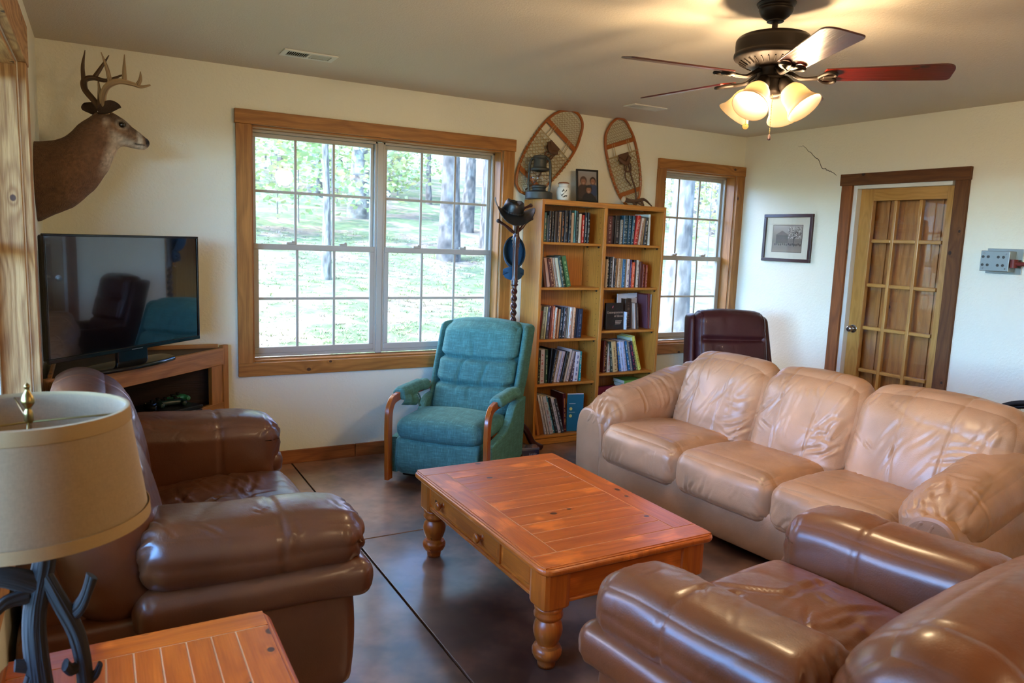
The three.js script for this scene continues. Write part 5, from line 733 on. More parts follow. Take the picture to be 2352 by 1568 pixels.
// ---------------------------------------------------------------- coat rack, hat, cap, box
{
  const x = -2.425, z = 0.335, o = thing('coat_rack', 'dark turned wood coat rack with barley twist between window and bookcase', 'coat rack', [x, 0, z]);
  const prof = [[0.02, 0.13], [0.032, 0.15], [0.034, 0.2], [0.024, 0.24], [0.02, 0.3], [0.02, 0.62], [0.026, 0.64], [0.018, 0.66], [0.019, 0.7]];
  const up = [[0.02, 1.18], [0.027, 1.19], [0.02, 1.2], [0.026, 1.21], [0.02, 1.225], [0.019, 1.25], [0.0195, 1.33], [0.02, 1.44], [0.026, 1.45], [0.021, 1.46], [0.027, 1.475], [0.022, 1.49], [0.027, 1.505], [0.021, 1.52], [0.019, 1.54], [0.02, 1.63], [0.026, 1.64], [0.02, 1.66], [0.03, 1.69], [0.024, 1.72], [0.0001, 1.73]];
  // twisted middle
  const P = [], I = [], n = 160, m = 20; for (let i = 0; i <= n; i++) { const t = i / n, y = mix(0.69, 1.185, t), ph = t * 2 * PI * 5; for (let j = 0; j <= m; j++) { const a = j / m * 2 * PI, r = 0.0175 + 0.0055 * Math.cos(2 * (a - ph)) * Math.min(1, t * 12, (1 - t) * 12); P.push(Math.cos(a) * r, y, Math.sin(a) * r); } } for (let i = 0; i < n; i++) for (let j = 0; j < m; j++) { const a = i * (m + 1) + j, b = a + m + 1; I.push(a, b, a + 1, b, b + 1, a + 1); }
  const tw = new THREE.BufferGeometry(); tw.setAttribute('position', new THREE.Float32BufferAttribute(P, 3)); tw.setIndex(I); tw.computeVertexNormals();
  part('post', [grainUV(lathe(prof, 20), 'y'), boxUV(clean(tw)), grainUV(lathe(up, 20), 'y')], M.dark, o);
  for (let k = 0; k < 4; k++) { const a = 0.12 + k * PI / 2, c = Math.cos(a), s = Math.sin(a); part('foot', limb([[c * 0.02, 0.18, s * 0.02], [c * 0.07, 0.21, s * 0.07], [c * 0.13, 0.16, s * 0.13], [c * 0.19, 0.06, s * 0.19], [c * 0.26, 0.022, s * 0.26]], [0.016, 0.02, 0.02, 0.02, 0.018], 10, 26, 1.2), M.dark, o); }
  const pegs = [[2.9, 1.53, 0.13, 0.085], [-0.35, 1.54, 0.1, 0.1], [0.2, 1.68, 0.12, 0.05], [1.3, 1.53, 0.12, 0.09], [4.2, 1.53, 0.12, 0.09]];
  for (const [a, y, L, rise] of pegs) { const c = Math.cos(a), s = -Math.sin(a); part('peg', [limb([[0, y, 0], [c * L * 0.3, y + rise * 0.3, s * L * 0.3], [c * L * 0.6, y + rise * 0.65, s * L * 0.6], [c * L, y + rise, s * L]], [0.008, 0.012, 0.008, 0.011], 10, 20), clean(new THREE.SphereGeometry(0.014, 12, 10)).translate(c * L, y + rise, s * L)], M.dark, o); }
  // leather hat on top
  const hm = std({ color: '#0e1012', roughness: 0.42, clearcoat: 0.2, clearcoatRoughness: 0.3, bumpMap: leatherBump, bumpScale: 0.001 }), h = thing('cowboy_hat', 'black leather cowboy hat on top of the coat rack', 'hat', [x - 0.045, 1.672, z + 0.02], -0.35); h.rotation.x = 0.3; h.rotation.z = -0.06;
  const bp = [], bi = [], R = 18, S = 56; for (let i = 0; i <= R; i++) for (let j = 0; j <= S; j++) { const t = i / R, a = j / S * 2 * PI, r = mix(0.07, 0.158, t), cx = Math.cos(a), cz = Math.sin(a), roll = Math.pow(Math.abs(cx), 2.2) * t * t * 0.062 * (cx < 0 ? 1.15 : 0.9) - t * 0.025 * Math.abs(cz); bp.push(cx * r * (1 - 0.12 * Math.abs(cx) * t), 0.005 + roll - 0.02 * t * cz * cz, cz * mix(0.078, 0.165, t)); } for (let i = 0; i < R; i++) for (let j = 0; j < S; j++) { const a = i * (S + 1) + j, b = a + S + 1; bi.push(a, a + 1, b, b, a + 1, b + 1); }
  const shell = (P0, I0, th) => { const nV = P0.length / 3, pos = P0.slice(), idx = I0.slice(); for (let i = 0; i < nV; i++) pos.push(P0[i * 3], P0[i * 3 + 1] - th, P0[i * 3 + 2]); for (let i = 0; i < I0.length; i += 3) idx.push(I0[i] + nV, I0[i + 2] + nV, I0[i + 1] + nV); const g = new THREE.BufferGeometry(); g.setAttribute('position', new THREE.Float32BufferAttribute(pos, 3)); g.setIndex(idx); g.computeVertexNormals(); return boxUV(clean(g)); };
  part('brim', [shell(bp, bi, 0.003), limb(Array.from({ length: 57 }, (_, j) => { const k = (R * (S + 1) + j) * 3; return [bp[k], bp[k + 1] - 0.0015, bp[k + 2]]; }), [0.0028, 0.0028], 6, 112)], hm, h);
  const cg = new THREE.SphereGeometry(1, 40, 24, 0, PI * 2, 0, PI * 0.52), cp = cg.attributes.position; for (let i = 0; i < cp.count; i++) { let X = cp.getX(i), Y = cp.getY(i), Z = cp.getZ(i); const top = Math.max(0, Y); const dent = 0.035 * Math.exp(-((X / 0.3) ** 2)) * step2(0.6, 0.95, top); const q = Math.pow(Math.hypot(X, Z), 0.55) / (Math.hypot(X, Z) || 1); cp.setXYZ(i, X * q * 0.07, Math.pow(top, 0.6) * 0.094 - dent + 0.003 * n3(X * 4, Y * 4, Z * 4), Z * q * 0.08); } cg.computeVertexNormals();
  part('crown', boxUV(clean(cg)), hm, h); part('band', [clean(new THREE.TorusGeometry(1, 0.06, 6, 48)).rotateX(PI / 2).scale(0.0725, 0.09, 0.0825).translate(0, 0.012, 0), ...Array.from({ length: 26 }, (_, i) => { const a = i / 26 * 2 * PI; return rbox(0.006, 0.016, 0.004, 0.0015).rotateY(-a + PI / 2).translate(Math.cos(a) * 0.075, 0.012, Math.sin(a) * 0.085); })], std({ color: '#1c1a18', roughness: 0.6 }), h);
  // blue cap hung on the peg behind the post
  const cm = std({ color: '#1f4560', roughness: 0.9, bumpMap: fabricBump, bumpScale: 0.001 }), c = thing('baseball_cap', 'faded blue cap hanging from the coat rack under the black hat', 'cap', [x + 0.005, 1.5, z + 0.0]); c.rotation.set(0, -0.25, 0);
  const dome = new THREE.SphereGeometry(0.1, 28, 18, 0, 2 * PI, 0, PI * 0.5).rotateX(-PI / 2 - 0.25).scale(0.78, 1.15, 0.85), inner = dome.clone().scale(0.96, 0.96, 0.94); { const ix = inner.index.array; for (let i = 0; i < ix.length; i += 3) { const t = ix[i]; ix[i] = ix[i + 1]; ix[i + 1] = t; } inner.computeVertexNormals(); }
  part('dome', [boxUV(clean(dome)), boxUV(clean(inner))].map((g) => g.translate(0, -0.09, -0.045)), cm, c); part('sweat_band', clean(new THREE.TorusGeometry(0.093, 0.006, 6, 40)).scale(0.8, 1.12, 1).rotateX(-0.25).translate(0, -0.09, -0.048), std({ color: '#14303f', roughness: 0.8 }), c);
  part('visor', soft(0.15, 0.1, 0.008, 0.004, { seg: [20, 14, 3], deform: (v, a, b) => { v.y -= 0.028 * a * a * (b > 0 ? 1 : -0.4) ; v.x *= b < 0 ? Math.sqrt(1 - 0.45 * b * b) : 1; v.z += -0.03 * a * a; } }).rotateX(0.1).translate(0, -0.235, -0.028), cm, c);
  part('back_strap', [limb([[-0.03, 0.0, -0.03], [0, -0.012, -0.022], [0.03, 0, -0.03]], [0.005, 0.005], 6, 16), rbox(0.012, 0.012, 0.004, 0.001, 0.02, -0.004, -0.02)], M.brass, c);
  const b = thing('plastic_box', 'small clear plastic box with blue wrapping on the floor by the rack', 'box', [-2.345, 0, 0.47], -0.25);
  const cv = document.createElement('canvas'); cv.width = 256; cv.height = 96; const g = cv.getContext('2d'); g.fillStyle = '#1c1c40'; g.fillRect(0, 0, 256, 96); g.fillStyle = '#b8bce0'; g.font = 'italic 44px serif'; g.fillText('Layla', 110, 62); const t = new THREE.CanvasTexture(cv); t.colorSpace = THREE.SRGBColorSpace;
  part('carton', rbox(0.14, 0.062, 0.09, 0.004, 0, 0.034, 0), std({ color: '#23264e', roughness: 0.25, clearcoat: 0.8 }), b); part('label', new THREE.PlaneGeometry(0.12, 0.045).translate(0.005, 0.034, 0.0462), std({ map: t, roughness: 0.3 }), b); part('lid', rbox(0.144, 0.014, 0.094, 0.004, 0, 0.071, 0), std({ color: '#5a5a6a', roughness: 0.15, clearcoat: 1 }), b);
}
// ---------------------------------------------------------------- ceiling fan with four lit glass shades
{
  const cx = -2.582, cz = 2.595, o = thing('ceiling_fan', 'bronze ceiling fan with five wooden blades and four lit glass shades', 'ceiling fan', [cx, 0, cz]), bz = M.bronze;
  part('canopy', smoothLathe([[0.0001, H], [0.068, H], [0.07, H - 0.012], [0.064, H - 0.02], [0.064, H - 0.032], [0.052, H - 0.05], [0.032, H - 0.066], [0.03, H - 0.072], [0.0001, H - 0.073]], 36, 60), bz, o);
  part('rod', cyl(0.011, 0.011, 0.07, 0, 2.35, 0), bz, o);
  part('motor', [smoothLathe([[0.0001, 2.342], [0.02, 2.34], [0.024, 2.328], [0.06, 2.322], [0.12, 2.315], [0.139, 2.302], [0.142, 2.285], [0.142, 2.252], [0.146, 2.248], [0.146, 2.236], [0.138, 2.226], [0.1, 2.206], [0.07, 2.196], [0.0001, 2.195]], 56, 110), ...Array.from({ length: 30 }, (_, i) => { const a = i / 30 * 2 * PI; return place(rbox(0.032, 0.004, 0.005, 0.0015), Math.cos(a) * 0.112, 2.2095, Math.sin(a) * 0.112, 0, -a, 0.5); })], bz, o);
  part('switch_housing', smoothLathe([[0.06, 2.2], [0.052, 2.19], [0.052, 2.165], [0.058, 2.16], [0.058, 2.15], [0.05, 2.146], [0.05, 2.11], [0.046, 2.098], [0.03, 2.09], [0.0001, 2.088]], 36, 70), bz, o);
  const bladeWood = woodMat(T.red, { color: '#8a3a20', roughness: 0.3, clearcoat: 0.6, clearcoatRoughness: 0.2 });
  for (let k = 0; k < 5; k++) {
    const a = (46 + 72 * k) * PI / 180, bl = new THREE.Group(); bl.name = 'blade'; bl.position.set(0, 2.163, 0); bl.rotation.y = -a; o.add(bl);
    const s = new THREE.Shape(), r0 = 0.2, r1 = 0.64, w0 = 0.052, w1 = 0.068; s.moveTo(r0, -w0); s.lineTo(r1 - 0.05, -w1); s.quadraticCurveTo(r1, -w1, r1, -w1 + 0.055); s.lineTo(r1, w1 - 0.02); s.quadraticCurveTo(r1, w1, r1 - 0.03, w1); s.lineTo(r0, w0); s.quadraticCurveTo(r0 - 0.02, 0, r0, -w0);
    const g = grainUV(ext(s, 0.006, 0.0015, 10), 'x').rotateX(-PI / 2); g.rotateX(-0.21); part('blade_panel', g, bladeWood, bl);
    const loop = (y) => [[0.17, 0, 0], [0.19, 0, 0.03 * y], [0.215, 0, 0.045 * y], [0.235, 0, 0.036 * y], [0.235, 0, 0.018 * y], [0.215, 0, 0.012 * y], [0.19, 0, 0.008 * y]];
    part('blade_iron', [limb([[0.055, 0.022, 0], [0.08, 0.008, 0], [0.11, -0.008, 0], [0.15, -0.01, 0], [0.18, -0.008, 0]], [0.009, 0.008, 0.007, 0.009], 8, 24), ...[1, -1].map((y) => limb(loop(y), [0.006, 0.007, 0.006], 7, 30).rotateX(-0.21).translate(0, -0.009, 0)), limb([[0.17, -0.009, 0], [0.2, -0.01, 0], [0.225, -0.009, 0]], [0.006, 0.007, 0.004], 7, 12)], bz, bl);
  }
  const glow = std({ color: '#3e3220', transmission: 0.45, roughness: 0.9, thickness: 0, emissive: new THREE.Color('#ffb060'), emissiveIntensity: 0.2 });
  const bulbM = std({ color: '#fff0d0', emissive: new THREE.Color('#ffd9a0'), emissiveIntensity: 4, roughness: 0.5 });
  for (let k = 0; k < 4; k++) {
    const a = (74 + 90 * k) * PI / 180, L = new THREE.Group(); L.name = 'light_arm'; L.position.set(0, 2.14, 0); L.rotation.y = -a; o.add(L);
    const tilt = 0.72, ox = 0.052, oy = 0.0, put = (g) => g.rotateZ(tilt).translate(ox, oy, 0);
    part('socket_cup', [put(smoothLathe([[0.0001, 0.012], [0.02, 0.01], [0.026, -0.005], [0.03, -0.03], [0.032, -0.045], [0.0001, -0.046]], 24, 40)), rod([0.03, 0.0, 0], [ox + 0.005, oy + 0.0, 0], 0.012, 10)], bz, L);
    part('shade', put(smoothLathe([[0.03, -0.035], [0.036, -0.045], [0.046, -0.062], [0.05, -0.08], [0.052, -0.1], [0.058, -0.122], [0.069, -0.14], [0.071, -0.146], [0.068, -0.144], [0.056, -0.124], [0.049, -0.1], [0.047, -0.08], [0.043, -0.063], [0.034, -0.047]], 40, 70)), glow, L);
    const bl = part('bulb', put(smoothLathe([[0.0001, -0.118], [0.008, -0.112], [0.016, -0.098], [0.019, -0.084], [0.015, -0.066], [0.01, -0.05], [0.0001, -0.046]], 20, 36)), bulbM, L);
    const lt = new THREE.PointLight(new THREE.Color(1, 0.74, 0.44), 0.55); lt.name = 'fan_lamp'; lt.castShadow = true; lt.shadow.radius = 1; const c = V(0, -0.085, 0).applyAxisAngle(V(0, 0, 1), tilt).add(V(ox, oy, 0)); lt.position.copy(c); L.add(lt);
  }
  const chain = (x, z, y0, y1, end) => { const out = []; for (let y = y0; y > y1; y -= 0.0052) out.push(clean(new THREE.SphereGeometry(0.0021, 6, 5)).translate(x, y, z)); part('pull_chain', out, M.brass, o); part('pull', end.translate(x, y1 - 0.004, z), end.isPale ? M.brass : M.dark, o); };
  chain(-0.02, 0.035, 2.088, 1.935, smoothLathe([[0.0001, 0.008], [0.004, 0.005], [0.006, -0.006], [0.005, -0.014], [0.0001, -0.015]], 12, 20));
  const medal = cyl(0.012, 0.012, 0.003, 0, 0, 0, 24).rotateX(PI / 2 - 0.1).rotateY(-0.7); medal.isPale = true; chain(-0.075, -0.04, 2.1, 1.975, medal);
}
{ // a flush ceiling lamp in the half of the room behind the camera
  const o = thing('ceiling_lamp', 'round flush ceiling lamp with a frosted dome behind the camera', 'lamp', [-2.6, H, 5.7]);
  part('base_plate', smoothLathe([[0.0001, 0], [0.17, 0], [0.175, -0.012], [0.165, -0.03], [0.0001, -0.03]], 36, 30), M.bronze, o);
  part('dome', smoothLathe([[0.16, -0.03], [0.158, -0.05], [0.13, -0.085], [0.07, -0.11], [0.0001, -0.118]], 36, 30), std({ color: '#d8c8a8', emissive: new THREE.Color('#ffc68a'), emissiveIntensity: 1.5, roughness: 0.6 }), o);
  const lt = new THREE.PointLight(new THREE.Color(1, 0.74, 0.46), 2.2); lt.name = 'ceiling_lamp_light'; lt.position.set(0, -0.2, 0); lt.castShadow = true; lt.shadow.radius = 6; o.add(lt);
}
// ---------------------------------------------------------------- ceiling registers
function register(label, x0, x1, z0, z1, dim) {
  const w = x1 - x0, d = z1 - z0, o = thing('ceiling_vent', label, 'vent', [(x0 + x1) / 2, H, (z0 + z1) / 2], 0);
  for (const s of [-1, 1]) { part('frame_bar', rbox(w, 0.007, 0.028, 0.002, 0, -0.004, s * (d / 2 - 0.014)), M.white, o); part('frame_bar', rbox(0.028, 0.0072, d - 0.05, 0.002, s * (w / 2 - 0.014), -0.004, 0), M.white, o); }
  part('frame_bar', rbox(0.012, 0.007, d - 0.05, 0.002, 0, -0.004, 0), M.white, o); part('duct', plain(w - 0.05, 0.004, d - 0.05, 0, 0.001, 0), std({ color: '#15130f', roughness: 1 }), o);
  const n = 18; for (let i = 0; i < n; i++) { const s = i < n / 2 ? -1 : 1, x = (i < n / 2 ? -w / 2 + 0.034 + (i + 0.5) * (w / 2 - 0.044) / 9 : 0.01 + (i - 9 + 0.5) * (w / 2 - 0.044) / 9); part('louver', place(rbox(0.0016, 0.011, d - 0.058, 0.0005), x, -0.0045, 0, 0, 0, s * 0.7), M.white, o); }
}
register('white ceiling register above the wide window, nearer of the two', -4.02, -3.735, 0.475, 0.625); register('white ceiling register above the snowshoes, farther of the two', -1.70, -1.415, 0.485, 0.615);
// ---------------------------------------------------------------- corner cabinet, television, console
{
  // front edge runs from the left wall to the back wall at 45 degrees; local x along it, z towards the room
  const mx = (-4.247 - 5.147) / 2, mz = (0.057 + 0.957) / 2, o = thing('corner_cabinet', 'rough cedar corner cabinet with open shelves under the television', 'cabinet', [mx, 0, mz], PI / 4), W = 1.272, hw = W / 2, top = 0.79, m = M.cedar;
  const tri = (y, t, mat, name) => { const s = new THREE.Shape(); s.moveTo(-hw + 0.03, 0.012); s.lineTo(hw - 0.03, 0.012); s.lineTo(0.02, hw - 0.04); s.lineTo(-0.02, hw - 0.04); s.closePath(); part(name, grainUV(clean(new THREE.ExtrudeGeometry(s, { depth: t, bevelEnabled: false })), 'x').rotateX(-PI / 2).translate(0, y, 0), mat, o); };
  const dk = woodMat(T.dark, { color: '#b89a80', roughness: 0.55 });
  tri(top - 0.02, 0.018, dk, 'top_board'); tri(0.445, 0.018, dk, 'shelf'); tri(0.1, 0.018, dk, 'shelf');
  part('top_rail', board(W - 0.09, 0.1, 0.028, -0.02, top - 0.05, 0.012, 'x'), m, o); part('shelf_rail', board(W - 0.09, 0.055, 0.026, -0.02, 0.437, 0.01, 'x'), m, o); part('bottom_rail', board(W - 0.09, 0.12, 0.026, 0, 0.06, 0.01, 'x'), m, o);
  for (const s of [-1, 1]) { part('stile', board(0.098, 0.59, 0.026, s * (hw - 0.135) + (s > 0 ? 0.02 : 0), 0.395, 0.006, 'y'), m, o); part('end_post', board(0.05, top + 0.012, 0.03, s * (hw - 0.03), (top + 0.012) / 2, 0.0, 'y'), m, o); }
  for (const s of [-1, 1]) part('back_panel', grainUV(clean(new THREE.BoxGeometry(W * 0.6, top - 0.02, 0.012)), 'x').rotateY(-s * PI / 4).translate(s * (hw / 2 - 0.035), (top - 0.02) / 2, -hw / 2 + 0.02), dk, o);
  for (const s of [-1, 1]) part('top_lip', board(W * 0.6, 0.025, 0.014, 0, 0, 0, 'x').rotateY(-s * PI / 4).translate(s * (hw / 2 - 0.01), top + 0.008, -hw / 2 + 0.03), m, o);
}
{
  const mx = (-5.113 - 4.431) / 2, mz = (1.034 + 0.35) / 2, o = thing('television', 'black flat screen television standing on the corner cabinet', 'television', [mx, 0, mz], PI / 4), W = 0.965, h = 0.562, y0 = 0.882;
  part('screen', plain(W - 0.022, h - 0.03, 0.004, 0, y0 + h / 2 + 0.006, -0.004), std({ color: '#050607', roughness: 0.07, ior: 1.6, specularIntensity: 1, clearcoat: 1, clearcoatRoughness: 0.02 }), o);
  const bz = [[W, 0.011, 0, y0 + h - 0.0055], [W, 0.02, 0, y0 + 0.01]]; for (const [w, hh, x, y] of bz) part('bezel', rbox(w, hh, 0.016, 0.003, x, y, -0.004), M.blackGloss, o); for (const s of [-1, 1]) part('bezel', rbox(0.011, h - 0.03, 0.0155, 0.003, s * (W / 2 - 0.0055), y0 + h / 2 + 0.005, -0.004), M.blackGloss, o);
  part('housing', [rbox(W - 0.01, h - 0.01, 0.03, 0.01, 0, y0 + h / 2, -0.024), rbox(W * 0.6, h * 0.55, 0.03, 0.02, 0, y0 + h * 0.36, -0.05)], M.black, o);
  part('stand', [rbox(0.2, 0.1, 0.02, 0.008, 0.03, y0 - 0.03, -0.04), soft(0.52, 0.02, 0.2, 0.009, { seg: [40, 4, 16], deform: (v, a, b, c) => { v.z *= 1 - 0.35 * a * a; if (b > 0) v.y += 0.01 * (1 - c * c); } }).translate(0.03, 0.801, -0.06)], M.blackGloss, o);
  part('status_light', [rbox(0.07, 0.003, 0.003, 0.001, 0.02, y0 + 0.006, 0.005)], M.steel, o);
}
{
  const o = thing('game_console', 'flat black game console on the shelf of the corner cabinet', 'console', [-4.62, 0.4635, 0.335], 0.62); part('body', [rbox(0.29, 0.022, 0.27, 0.003, 0, 0.012, 0), rbox(0.305, 0.02, 0.26, 0.003, 0.004, 0.034, -0.004)], M.black, o); part('slot', rbox(0.2, 0.003, 0.003, 0.001, 0, 0.0235, 0.133), M.steel, o);
  const ctl = (label, x, z, ry, c, y = 0.508) => { const k = thing('game_controller', label, 'controller', [x, y, z], ry), mm = std({ color: c, roughness: 0.3, clearcoat: 0.4 }); const sdf = []; part('shell', [soft(0.14, 0.032, 0.06, 0.016, { seg: [24, 8, 14], deform: (v, a) => { v.z += 0.012 * a * a; } }).translate(0, 0.018, 0), ...[-1, 1].map((s) => limb([[s * 0.052, 0.018, 0.005], [s * 0.064, 0.016, 0.035], [s * 0.058, 0.014, 0.062]], [0.02, 0.018, 0.012], 12, 14))], mm, k); for (const s of [-1, 1]) part('thumb_stick', [cyl(0.008, 0.006, 0.016, s * 0.026, 0.04, 0.012, 14), cyl(0.011, 0.011, 0.004, s * 0.026, 0.048, 0.012, 16)], M.black, k); part('buttons', [[0.05, 0.0], [0.062, -0.008], [0.05, -0.016], [0.038, -0.008], [-0.05, -0.008]].map(([bx, bz]) => cyl(0.0045, 0.0045, 0.006, bx, 0.036, bz, 10)), M.steel, k); };
  ctl('black game controller lying left on the console', -4.675, 0.35, 0.9, '#101012'); ctl('dark blue-green game controller lying in the middle of the console', -4.59, 0.315, 0.3, '#16302e'); ctl('green camouflage game controller at the back of the console', -4.565, 0.235, 0.9, '#2f7a58');
}
// ---------------------------------------------------------------- mounted deer head on the left wall
{
  const o = thing('deer_mount', 'mounted white-tailed deer head with antlers on the left wall above the television', 'deer mount', [XL, 0, 0.44]);
  // joints in the plane of the neck: x out from the wall, y up, z towards the camera; radius across z can be narrower
  const J = [[[-0.06, 1.69], [0.07, 1.715], 0.178, 0.158, 0.84], [[0.07, 1.715], [0.15, 1.76], 0.158, 0.128, 0.84], [[0.15, 1.76], [0.21, 1.82], 0.128, 0.108, 0.84], [[0.21, 1.82], [0.262, 1.905], 0.106, 0.092, 0.84], [[0.262, 1.905], [0.31, 1.97], 0.09, 0.07, 0.84], [[0.31, 1.973], [0.36, 1.962], 0.068, 0.05, 0.86], [[0.36, 1.958], [0.428, 1.93], 0.048, 0.031, 0.86], [[0.428, 1.93], [0.477, 1.911], 0.03, 0.022, 0.95], [[0.36, 1.925], [0.462, 1.89], 0.026, 0.011, 0.95], [[0.0, 1.54], [0.07, 1.57], 0.045, 0.03, 1.6]];
  const field = (x, y, z) => { let s = 0; const K = 75; for (const [a, b, ra, rb, sq] of J) { const dx = b[0] - a[0], dy = b[1] - a[1], t = clamp(((x - a[0]) * dx + (y - a[1]) * dy) / (dx * dx + dy * dy)); const d = Math.hypot(x - a[0] - dx * t, y - a[1] - dy * t, z / sq) - mix(ra, rb, t); s += Math.exp(-K * d); } let d = -Math.log(s) / K; const eye = (e) => Math.hypot((x - 0.376) / 1.2, y - 1.985, z - e * 0.05) - 0.012; d = Math.max(d, -Math.min(eye(1), eye(-1))); return d; };
  const N = 96, mc = new MarchingCubes(N, new THREE.MeshBasicMaterial(), false, false, 200000), sc = 0.36, c0 = [0.24, 1.74, 0];
  for (let k = 0; k < N; k++) for (let j = 0; j < N; j++) for (let i = 0; i < N; i++) mc.field[i + j * N + k * N * N] = -field(c0[0] + ((i - N / 2) / (N / 2)) * sc, c0[1] + ((j - N / 2) / (N / 2)) * sc, c0[2] + ((k - N / 2) / (N / 2)) * sc);
  mc.isolation = 0; mc.update();
  const n = mc.count, P = new Float32Array(n * 3); for (let i = 0; i < n * 3; i++) P[i] = mc.positionArray[i] * sc + c0[i % 3];
  for (let i = 0; i < n; i++) if (P[i * 3] < 0.001) P[i * 3] = 0.001;
  let g = new THREE.BufferGeometry(); g.setAttribute('position', new THREE.BufferAttribute(P, 3)); g = mergeVertices(g, 2e-4); g.computeVertexNormals();
  { const p = g.attributes.position, nn = g.attributes.normal; for (let i = 0; i < p.count; i++) { const e = 1e-3, x = p.getX(i), y = p.getY(i), z = p.getZ(i); if (x < 0.004) continue; const v = V(field(x + e, y, z) - field(x - e, y, z), field(x, y + e, z) - field(x, y - e, z), field(x, y, z + e) - field(x, y, z - e)).normalize(); nn.setXYZ(i, v.x, v.y, v.z); } }
  const pc = g.attributes.position, C = new Float32Array(pc.count * 3), lin = (h) => { const c = new THREE.Color(h); return [c.r, c.g, c.b]; }, body = lin('#735034'), back = lin('#4a3422'), pale = lin('#c9b497'), face = lin('#8a6a4a'), nose = lin('#17120f'), white = lin('#d8cab0');
  const l3 = (a, b, t) => a.map((v, i) => mix(v, b[i], t));
  for (let i = 0; i < pc.count; i++) {
    const x = pc.getX(i), y = pc.getY(i), z = pc.getZ(i), q = n3(x * 25, y * 25, z * 25) * 0.5 + n3(x * 70, y * 70, z * 70) * 0.5; let c = l3(body, back, step2(0.1, -0.05, x - 0.12 - (y - 1.8) * 0.3) * 0.55 + 0.12 * q);
    if (x < 0.3) c = l3(c, back, step2(1.8, 1.9, y) * step2(0.2, 0.05, x - (y - 1.85) * 0.9) * 0.5);
    const thr = step2(-0.01, 0.035, x - 0.285 - (y - 1.83) * 0.32) * step2(1.93, 1.89, y) * step2(1.70, 1.8, y); c = l3(c, pale, thr * 0.8);
    const hd = step2(0.27, 0.33, x) * step2(1.86, 1.91, y); c = l3(c, face, hd * 0.65);
    const line = 1.975 - (x - 0.36) * 0.46; c = l3(c, lin('#3f2c1e'), hd * step2(-0.005, 0.022, y - line) * 0.75);
    c = l3(c, white, hd * step2(-0.022, -0.05, y - line) * 0.6 * step2(0.3, 0.36, x));
    const er = Math.hypot((x - 0.377) * 0.9, y - 1.986); c = l3(c, white, hd * Math.exp(-(((er - 0.022) / 0.006) ** 2)) * 0.25); c = l3(c, lin('#20150e'), hd * step2(0.017, 0.013, er));
    c = l3(c, white, step2(0.437, 0.45, x) * step2(0.472, 0.46, x) * 0.6); c = l3(c, nose, step2(0.474, 0.486, x) * step2(1.893, 1.9, y));
    c = l3(c, nose, Math.exp(-(((y - (1.9 - (x - 0.43) * 0.12)) / 0.0032) ** 2)) * step2(0.42, 0.435, x)); c = l3(c, pale, step2(0.285, 0.3, x) * step2(0.335, 0.3, x) * step2(1.955, 1.99, y) * step2(2.02, 1.995, y) * 0.5);
    C.set(c.map((v) => v * (1 + 0.3 * q + 0.35 * n3(x * 140, y * 140, z * 140))), i * 3);
  }
  g.setAttribute('color', new THREE.BufferAttribute(C, 3)); g = g.toNonIndexed(); boxUV(g);
  part('head_and_neck', g, std({ color: '#ffffff', vertexColors: true, roughness: 0.95, bumpMap: furBump, bumpScale: 0.004, sheen: 0.4, sheenColor: new THREE.Color('#caa888'), sheenRoughness: 0.7 }), o);
  for (const s of [-1, 1]) {
    part('eye', clean(new THREE.SphereGeometry(0.0145, 20, 16)).translate(0.375, 1.985, s * 0.043), std({ color: '#0a0705', roughness: 0.05, clearcoat: 1 }), o);
    // leaf-shaped cupped ear
    const P2 = [], I2 = [], nu = 16, nv = 10; const dir = (s > 0 ? V(0.1, 0.028, 0.075) : V(-0.045, 0.06, -0.1)).normalize(), up = V(-0.15, 0.45, 0.88).normalize(), side = dir.clone().cross(up).normalize(), b0 = V(s > 0 ? 0.275 : 0.262, 2.03, s * 0.045); for (let side2 = 0; side2 < 2; side2++) for (let i = 0; i <= nu; i++) for (let j = 0; j <= nv; j++) { const t = i / nu, w = 0.037 * Math.pow(Math.sin(PI * Math.min(1, 0.12 + t * 0.88)), 0.8), v = (j / nv - 0.5) * 2, p = b0.clone().addScaledVector(dir, t * 0.125).addScaledVector(side, v * w).addScaledVector(up, 0.03 * (v * v) * (1 - t * 0.6) + 0.01 * Math.sin(t * 3) - side2 * 0.004); P2.push(p.x, p.y, p.z); } const st = (nu + 1) * (nv + 1); for (let k = 0; k < 2; k++) for (let i = 0; i < nu; i++) for (let j = 0; j < nv; j++) { const a = k * st + i * (nv + 1) + j, b = a + nv + 1; k ? I2.push(a, b, a + 1, b, b + 1, a + 1) : I2.push(a, a + 1, b, b, a + 1, b + 1); } const eg = new THREE.BufferGeometry(); eg.setAttribute('position', new THREE.Float32BufferAttribute(P2, 3)); eg.setIndex(I2); eg.computeVertexNormals(); part('ear', boxUV(clean(eg)), std({ color: '#4a3628', roughness: 0.95, bumpMap: furBump, bumpScale: 0.003 }), o);
  }
  const am = std({ color: '#c8b088', map: barkTex, roughness: 0.55 }), am2 = std({ color: '#6a5034', map: barkTex, roughness: 0.55 });
  const antler = (s, m, B, tines) => { const a = new THREE.Group(); a.name = 'antler'; o.add(a);
    part('main_beam', limb(B, [0.0165, 0.0145, 0.015, 0.016, 0.012, 0.009, 0.004], 10, 44), m, a); for (const t of tines) part('tine', limb(t, [0.0115, 0.0085, 0.002], 8, 14), m, a);
    part('burr', clean(new THREE.TorusGeometry(0.019, 0.006, 7, 18)).rotateX(PI / 2 - 0.3).translate(B[0][0], B[0][1] + 0.012, B[0][2]), m, a); };
